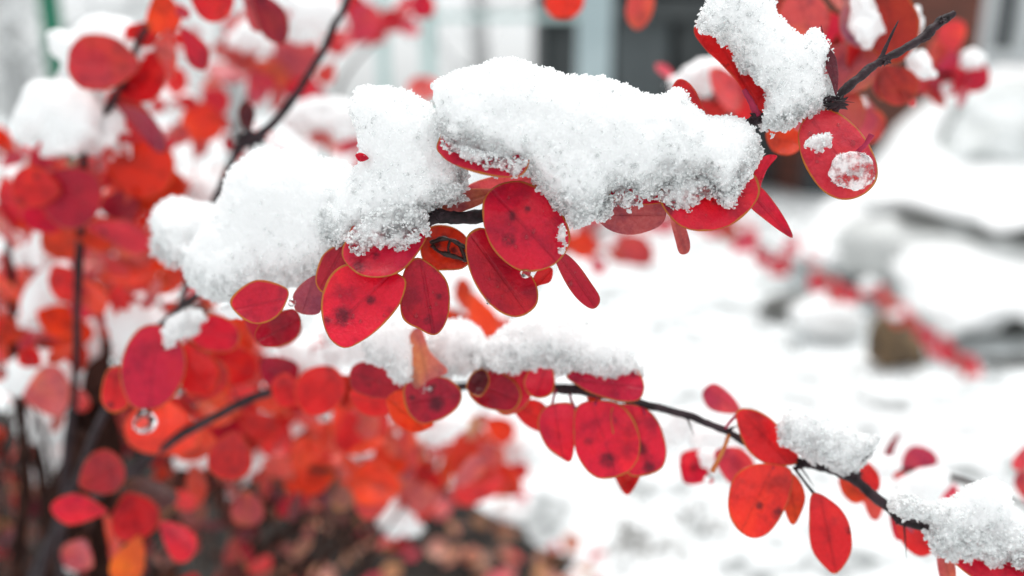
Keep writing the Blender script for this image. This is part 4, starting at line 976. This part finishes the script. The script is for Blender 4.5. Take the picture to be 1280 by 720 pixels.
# --- far arching branch
arch_pts = [(590, 640, 900, 3), (600, 520, 940, 2.6), (640, 400, 980, 2.4), (710, 310, 1020, 2.2), (800, 272, 1050, 2), (880, 276, 1070, 2), (960, 310, 1080, 1.8), (1030, 350, 1080, 1.7), (1098, 380, 1080, 1.5), (1152, 418, 1080, 1.3), (1195, 447, 1080, 1.1), (1224, 464, 1080, .8)]
bG = branch((590, 640, 900), 'long thin arching branch with small blurred pinkish leaves over the snow', [arch_pts])
aw = np.array(arch_pts, float)
def arch_at(t):
    k = t * (len(aw) - 1); i = min(int(k), len(aw) - 2); return aw[i] + (aw[i + 1] - aw[i]) * (k - i)
for i in range(96):
    t = min(.999, max(.27, .28 + .72 * ((i // 6) + .5) / 16 + rng.gauss(0, .011)))
    q = arch_at(t); fall = 1 - .55 * max(0, (t - .55) / .45)
    place_leaf(bG, q[0] + rng.uniform(-10, 10)*fall, q[1] + rng.uniform(-24, 18)*fall**1.4, rng.uniform(18, 27) * (.45 + .55*fall), rng.uniform(-180, 180), rng.choice(['P', 'P', 'P', 'S', 'C']), q[2] + rng.uniform(-25, 25))
for i, (a, b, rx, ry) in enumerate([(985, 290, 16, 10), (1030, 318, 18, 9), (1085, 355, 12, 8), (935, 268, 20, 9), (1120, 392, 10, 6), (860, 255, 20, 10), (760, 285, 22, 12)]):
    soft_clump(a, b, rx, ry, 1050, ['snow tuft beside the upper bend of the arching branch', 'snow tuft at the middle of the arching branch', 'snow tuft above the brown stone on the arching branch', 'snow tuft under the right crimson leaf far behind', 'smallest snow tuft near the end of the arching branch', 'snow tuft on the crest of the arching branch', 'snow tuft where the arching branch starts rising'][i])

# --- lower right blurred leaves
bH = branch((1500, 900, 330), 'pale blurred branch behind the lower right snow clump', [[(1500, 900, 330, 3), (1380, 720, 290, 3), (1290, 640, 275, 3), (1200, 600, 260, 3), (1140, 590, 250, 3), (1095, 580, 245, 2)]])
scatter(bH, [(1113, 562, 50, 100, (.4, .08, .1), 262, 2), (1145, 575, 42, 60, 'P', 268, 0), (1150, 590, 40, -50, 'P', 270), (1278, 570, 36, -80, 'P', 250, 0), (1282, 610, 44, 95, 'P', 258, 2), (1125, 600, 36, -30, 'P', 262), (1175, 615, 40, 10, 'P', 262)])
for a in [(1150, 612, 46, 24, 240, 'dim snow cushion behind the lower right clump'), (1098, 585, 26, 16, 236, 'small dim snow pad between the icy cap and the lower right clump'), (900, 548, 40, 24, 232, 'blurred snow cap behind the petiole on the lower branch'), (852, 532, 34, 20, 240, 'faint snow pad below the middle of the lower branch'), (905, 574, 34, 16, 212, 'snow smear on the pinkish leaf behind the lower branch')]: soft_clump(*a)

# --- shrub at the left: stems, leaves and twigs
sh = empty('barberry_shrub', to_ground(60, 900), 'dense red barberry shrub with thick dark stems at lower left', 'shrub')
b0 = (70, 1080)
twig(sh, 'trunk', [(40, 1150, 420, 22), (60, 760, 370, 22), (84, 620, 340, 21), (108, 540, 318, 23), (120, 492, 312, 20), (130, 380, 380, 6), (150, 200, 420, 4)], BARKB, 1, 12, .15)
twig(sh, 'trunk', [(120, 1150, 430, 15), (120, 760, 400, 14), (130, 640, 385, 13), (140, 560, 380, 12), (128, 500, 372, 12)], BARKB, 2, 12, .15)
for i, st in enumerate([[(0, 1100, 360, 7), (22, 720, 330, 7), (30, 580, 320, 6), (18, 440, 315, 5), (14, 340, 315, 4.4), (4, 220, 320, 3)], [(90, 1100, 400, 9), (180, 760, 380, 8), (215, 690, 375, 7), (260, 600, 380, 6), (330, 540, 390, 5), (400, 480, 400, 4)],
                        [(150, 1100, 460, 9), (250, 780, 450, 7), (330, 690, 450, 6), (420, 620, 460, 5), (520, 560, 480, 4), (600, 520, 500, 3)], [(60, 1100, 420, 9), (70, 780, 400, 8), (60, 640, 395, 7), (40, 520, 400, 6), (30, 420, 420, 4)],
                        [(200, 1100, 500, 7), (290, 800, 490, 5), (330, 640, 490, 4), (380, 560, 500, 4), (430, 420, 520, 3)], [(80, 1100, 430, 7), (130, 800, 390, 6), (180, 660, 370, 5), (235, 585, 360, 5), (250, 480, 370, 4), (235, 380, 390, 3)],
                        [(120, 1100, 500, 6), (220, 850, 500, 5), (300, 760, 500, 5), (420, 690, 520, 4), (520, 650, 540, 3)], [(100, 1100, 500, 6), (200, 720, 480, 4), (240, 600, 480, 4), (220, 450, 480, 3), (180, 330, 480, 3)],
                        [(60, 1100, 480, 6), (100, 700, 450, 4), (60, 560, 450, 4), (70, 400, 460, 3), (30, 260, 470, 3)]]):
    twig(sh, 'stem', st, BARKB, i + 5, 8, .15)
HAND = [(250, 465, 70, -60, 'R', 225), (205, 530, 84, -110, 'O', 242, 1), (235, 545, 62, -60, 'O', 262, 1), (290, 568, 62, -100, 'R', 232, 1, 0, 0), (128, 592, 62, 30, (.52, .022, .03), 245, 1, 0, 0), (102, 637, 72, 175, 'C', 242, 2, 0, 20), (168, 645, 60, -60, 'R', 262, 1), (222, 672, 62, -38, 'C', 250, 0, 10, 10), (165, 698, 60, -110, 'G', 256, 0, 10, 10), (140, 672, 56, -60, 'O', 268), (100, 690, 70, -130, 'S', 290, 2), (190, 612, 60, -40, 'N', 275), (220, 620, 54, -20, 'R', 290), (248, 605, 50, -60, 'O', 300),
        (12, 240, 40, -80, 'P', 300), (8, 280, 50, -90, 'S', 300), (14, 200, 36, 30, 'P', 310), (8, 360, 44, -90, 'O', 310), (10, 410, 40, -60, 'O', 310), (70, 400, 40, -30, 'O', 300, 1), (75, 445, 56, -10, 'O', 310, 0), (60, 490, 82, 12, 'S', 280, 0, 20, 0), (85, 492, 60, -20, 'R', 290), (75, 520, 40, -100, 'S', 320), (190, 372, 46, 30, 'S', 272, 0), (215, 350, 40, -80, 'O', 290), (240, 330, 44, 60, 'D', 205, 0), (205, 320, 50, 10, 'O', 300), (180, 480, 40, -60, 'O', 280),
        (320, 530, 50, -30, 'R', 300), (345, 545, 50, 160, 'S', 320), (430, 528, 60, -80, 'O', 300), (455, 520, 60, -50, 'S', 290), (410, 550, 54, -110, 'R', 320), (480, 560, 60, -80, 'O', 330), (590, 560, 84, -85, 'O', 400, 0, 0, 0), (596, 600, 60, -80, 'R', 402, 1), (625, 592, 62, -70, 'O', 410, 1), (622, 535, 46, -30, 'O', 420), (556, 588, 40, -90, 'O', 430), (530, 598, 52, -70, 'R', 420), (500, 600, 50, -60, 'R', 410), (520, 625, 60, -85, 'R', 400), (470, 600, 60, -120, 'O', 380), (440, 590, 60, -60, 'O', 370), (560, 410, 60, -60, 'O', 300, 1), (600, 395, 62, -70, 'O', 290, 0), (580, 370, 44, 100, 'O', 300), (625, 410, 40, -50, 'S', 320), (545, 385, 40, 70, 'G', 320),
        (700, 300, 40, -40, 'O', 420), (725, 308, 40, 10, 'O', 430, 1), (745, 330, 30, -60, 'C', 520), (790, 312, 50, 5, 'S', 600), (770, 318, 36, -30, 'R', 620), (648, 585, 30, -60, 'R', 520), (420, 430, 44, -60, 'O', 270), (395, 440, 40, 30, 'S', 280), (270, 510, 60, -30, 'O', 270), (330, 500, 54, -20, 'O', 262), (300, 490, 50, 30, 'R', 250)]
scatter(sh, HAND)
# the many leaves deeper in the shrub, mixed by height
def inpoly(poly, x, y): return poly_dist(poly, np.array([float(x)]), np.array([float(y)]))[0] > 0
SHP = [(-20, 170), (60, 190), (180, 190), (260, 290), (330, 380), (430, 440), (500, 500), (610, 520), (620, 570), (520, 590), (420, 640), (330, 740), (-20, 740)]
def foliage(parent, poly, n, d0, d1, cols, Ls, seed, name='foliage'):
    r = random.Random(seed); V, F, MI, E, MD = [], [], [], [], []; groups = {}
    xs = [p[0] for p in poly]; ys = [p[1] for p in poly]
    k = 0
    while k < n:
        x, y = r.uniform(min(xs), max(xs)), r.uniform(min(ys), max(ys))
        if not inpoly(poly, x, y): continue
        d = r.uniform(d0, d1)
        if y > 470 and x < 190: d = r.uniform(410, 560)
        c = cols(x, y, r)
        groups.setdefault(c, []).append((x, y, d, r.uniform(*Ls) * 300 / d)); k += 1
    for c, L in groups.items():
        V, F, MI, E, MD = [], [], [], [], []
        for x, y, d, l in L:
            me = GEN[r.randrange(len(GEN))]; n0 = len(V)
            size = l * d / FPX / 18
            M3 = CM.to_3x3() @ (Matrix.Rotation(r.uniform(0, 6.28), 3, 'Z') @ Matrix.Rotation(r.uniform(-1, 1), 3, 'X') @ Matrix.Rotation(r.uniform(-1, 1) + (3.14 if r.random() < .3 else 0), 3, 'Y')) * size
            pc = P(x, y, d)
            V += [tuple(pc + M3 @ v.co) for v in me.vertices]
            for p in me.polygons: F.append([i + n0 for i in p.vertices]); MI.append(p.material_index)
            e = np.zeros(len(me.vertices), np.float32); me.attributes['edge'].data.foreach_get('value', e); E.append(e)
            e = np.zeros(len(me.vertices), np.float32); me.attributes['mid'].data.foreach_get('value', e); MD.append(e)
        o = mesh_obj(name, V, F, LEAF, parent, mi=MI, attrs=dict(edge=np.concatenate(E), mid=np.concatenate(MD)))
        cc = COLR[c]; o.color = (*cc, 1); o['margin'] = .4; o['kind'] = 'stuff'
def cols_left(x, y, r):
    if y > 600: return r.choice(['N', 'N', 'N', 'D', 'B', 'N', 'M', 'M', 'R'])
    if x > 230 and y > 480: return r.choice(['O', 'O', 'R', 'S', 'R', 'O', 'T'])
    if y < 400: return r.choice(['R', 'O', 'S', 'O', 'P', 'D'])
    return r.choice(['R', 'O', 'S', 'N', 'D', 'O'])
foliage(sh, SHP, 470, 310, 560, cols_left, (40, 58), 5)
foliage(sh, [(220, 440), (400, 440), (520, 500), (600, 540), (560, 620), (300, 620), (230, 560)], 70, 270, 420, lambda x, y, r: r.choice(['O', 'R', 'O', 'R', 'S', 'D']), (44, 60), 8)

foliage(sh, [(-20, 180), (200, 190), (230, 330), (330, 390), (430, 440), (430, 500), (-20, 500)], 190, 265, 480, lambda x, y, r: r.choice(['R', 'O', 'S', 'O', 'C', 'P', 'R', 'D']), (26, 42), 15)
foliage(sh, [(-20, 190), (120, 170), (190, 60), (240, 150), (260, 300), (330, 390), (-20, 420)], 90, 300, 520, lambda x, y, r: r.choice(['R', 'P', 'S', 'C', 'O']), (24, 38), 19)
foliage(sh, [(195, 25), (430, 15), (420, 130), (330, 200), (210, 230)], 60, 380, 620, lambda x, y, r: r.choice(['R', 'P', 'S', 'S', 'C']), (28, 44), 16)
foliage(sh, [(380, 150), (480, 170), (500, 240), (400, 215)], 12, 380, 620, lambda x, y, r: r.choice(['P', 'S', 'O']), (28, 44), 17)

# fine twigs low in the shrub
def fine_twigs():
    r = random.Random(4); V, F = [], []
    for i in range(150):
        x = r.uniform(-20, 470); y = r.uniform(540, 780); d = r.uniform(330, 560); a = R(r.uniform(40, 130)); l = r.uniform(60, 220)
        x2, y2 = x + l*math.cos(a), y - l*math.sin(a)
        q = [(P(x, y, d), 2.2*d/FPX*.001), (P((x + x2)/2 + r.uniform(-15, 15), (y + y2)/2, d + r.uniform(-20, 20)), 1.8*d/FPX*.001), (P(x2, y2, d + r.uniform(-40, 40)), 1.0*d/FPX*.001)]
        v, f = tube_geo(q, 5, 4, .2, i); n = len(V); V += v; F += [[j + n for j in p] for p in f]
    o = mesh_obj('twigs', V, F, BARKB, sh); o['kind'] = 'stuff'
fine_twigs()

# ------------------------------------------------------------------ blurred snow on the left
for a in [(130, 60, 62, 40, 232, 'plump snow cap behind the bright rounded crimson leaf'), (78, 142, 60, 48, 226, 'large soft snow lump at far left below the green post'), (128, 155, 26, 42, 230, 'narrow snow tongue between the two upper left snow caps'),
          (172, 415, 40, 50, 255, 'blurred snow pile left of the thin thorn'), (58, 365, 26, 44, 268, 'slanting snow strip on the far left leaves', -30), (52, 300, 12, 38, 262, 'thin vertical snow sliver beside the orange leaf', -12), (118, 235, 16, 10, 246, 'snow pat right of the upright stem'), (140, 262, 26, 10, 250, 'slim snow wedge between two red leaves', -28),
          (16, 232, 22, 32, 330, 'snow lump at the left edge under the fence'), (312, 52, 36, 26, 385, 'pale snow puff on the coral leaves'), (392, 18, 34, 30, 350, 'snow puff left of the twig near the top edge'), (408, 148, 56, 24, 340, 'long blurred snow pad above the wide clump'), (238, 232, 34, 22, 420, 'dim snow pad behind the dark bud knot'), (215, 130, 30, 20, 430, 'faded snow pad amid the small coral leaves'),
          (50, 465, 42, 22, 300, 'snow smear above the long salmon leaf'), (112, 440, 14, 44, 330, 'upright snow streak left of the big crimson leaf'), (58, 535, 36, 22, 400, 'grey snow patch left of the thick dark stems'), (40, 320, 30, 16, 330, 'grey snow pad behind the thin left stem'), (380, 445, 44, 20, 275, 'snow under the maroon leaves below the wide clump'), (440, 425, 30, 26, 240, 'snow lump below the spotted crimson leaf'),
          (545, 532, 48, 18, 330, 'white snow ledge under the orange edged leaf'), (632, 556, 40, 22, 430, 'round snow cap behind the hanging orange leaves'), (500, 512, 20, 14, 300, 'small snow spot between the red and orange leaves'), (340, 560, 60, 12, 330, 'diagonal snow line along a twig low in the shrub', 40), (240, 575, 22, 14, 310, 'snow spot under the lower twig'), (490, 610, 20, 14, 390, 'snow fleck on a red orange leaf'), (500, 648, 22, 18, 410, 'dim snow fleck above the fallen leaves'),
          (300, 388, 22, 10, 180, 'snow chip under the wide soft clump'), (395, 560, 36, 9, 360, 'thin snow strand lying along a low twig in the shrub', 35), (300, 600, 30, 8, 370, 'short snow strand deep in the shrub beside orange leaves', 50), (455, 560, 22, 12, 350, 'snow fleck between orange leaves at the lower middle'), (60, 580, 20, 30, 420, 'grey snow scrap between the left stems'), (80, 700, 26, 16, 360, 'snow scrap at the bottom left corner under the stems'), (890, 92, 50, 22, 275, 'blurred snow cap peeping over the largest clump at right'), (1128, 45, 24, 34, 214, 'pinkish snow cap behind the bare twig tip'), (1140, 78, 20, 18, 216, 'lower snow pad behind the bare twig tip'), (1216, 72, 16, 12, 296, 'tiny snow cap on the pink leaf spray'), (1086, 18, 22, 34, 200, 'snow film on the pink leaf at the top right', 20), (1072, 130, 16, 10, 232, 'snow fleck on the hanging salmon leaf'), (1185, 110, 9, 8, 300, 'snow speck low on the pink leaf spray'), (700, 285, 22, 12, 520, 'snow dab behind the round crimson leaf')]:
    soft_clump(*a[:4], a[4]*(1.14 if a[0] < 200 and a[4] < 280 and a[4] > 210 else 1), *a[5:])

# ------------------------------------------------------------------ fallen leaves on the soil
fl = None
for i in range(125):
    r = rng
    px, py = r.uniform(340, 760), r.uniform(606, 780)
    if px > 640 and py < 640 + (px - 640)*.45: continue
    g = to_ground(px, py, .034 + r.uniform(0, .012))
    o = bpy.data.objects.new('fallen_leaf', GEN[r.choice([2, 3, 6, 7])]); COL.objects.link(o)
    s = r.uniform(.8, 1.5)
    o.matrix_world = Matrix.Translation(g) @ Matrix.Rotation(r.uniform(0, 6.28), 4, 'Z') @ Matrix.Rotation(r.uniform(-.7, .9), 4, 'X') @ Matrix.Rotation(r.uniform(-.5, .5), 4, 'Y') @ Matrix.Diagonal((s, s, s, 1))
    c = COLR[r.choice(['T', 'T', 'T', 'S', 'P', 'B', 'T', 'B'])]; o.color = (*c, 1); o['margin'] = .1
    tag(o, 'faded fallen leaf lying on the dark wet soil', 'leaf', 'fallen leaves under the shrub')
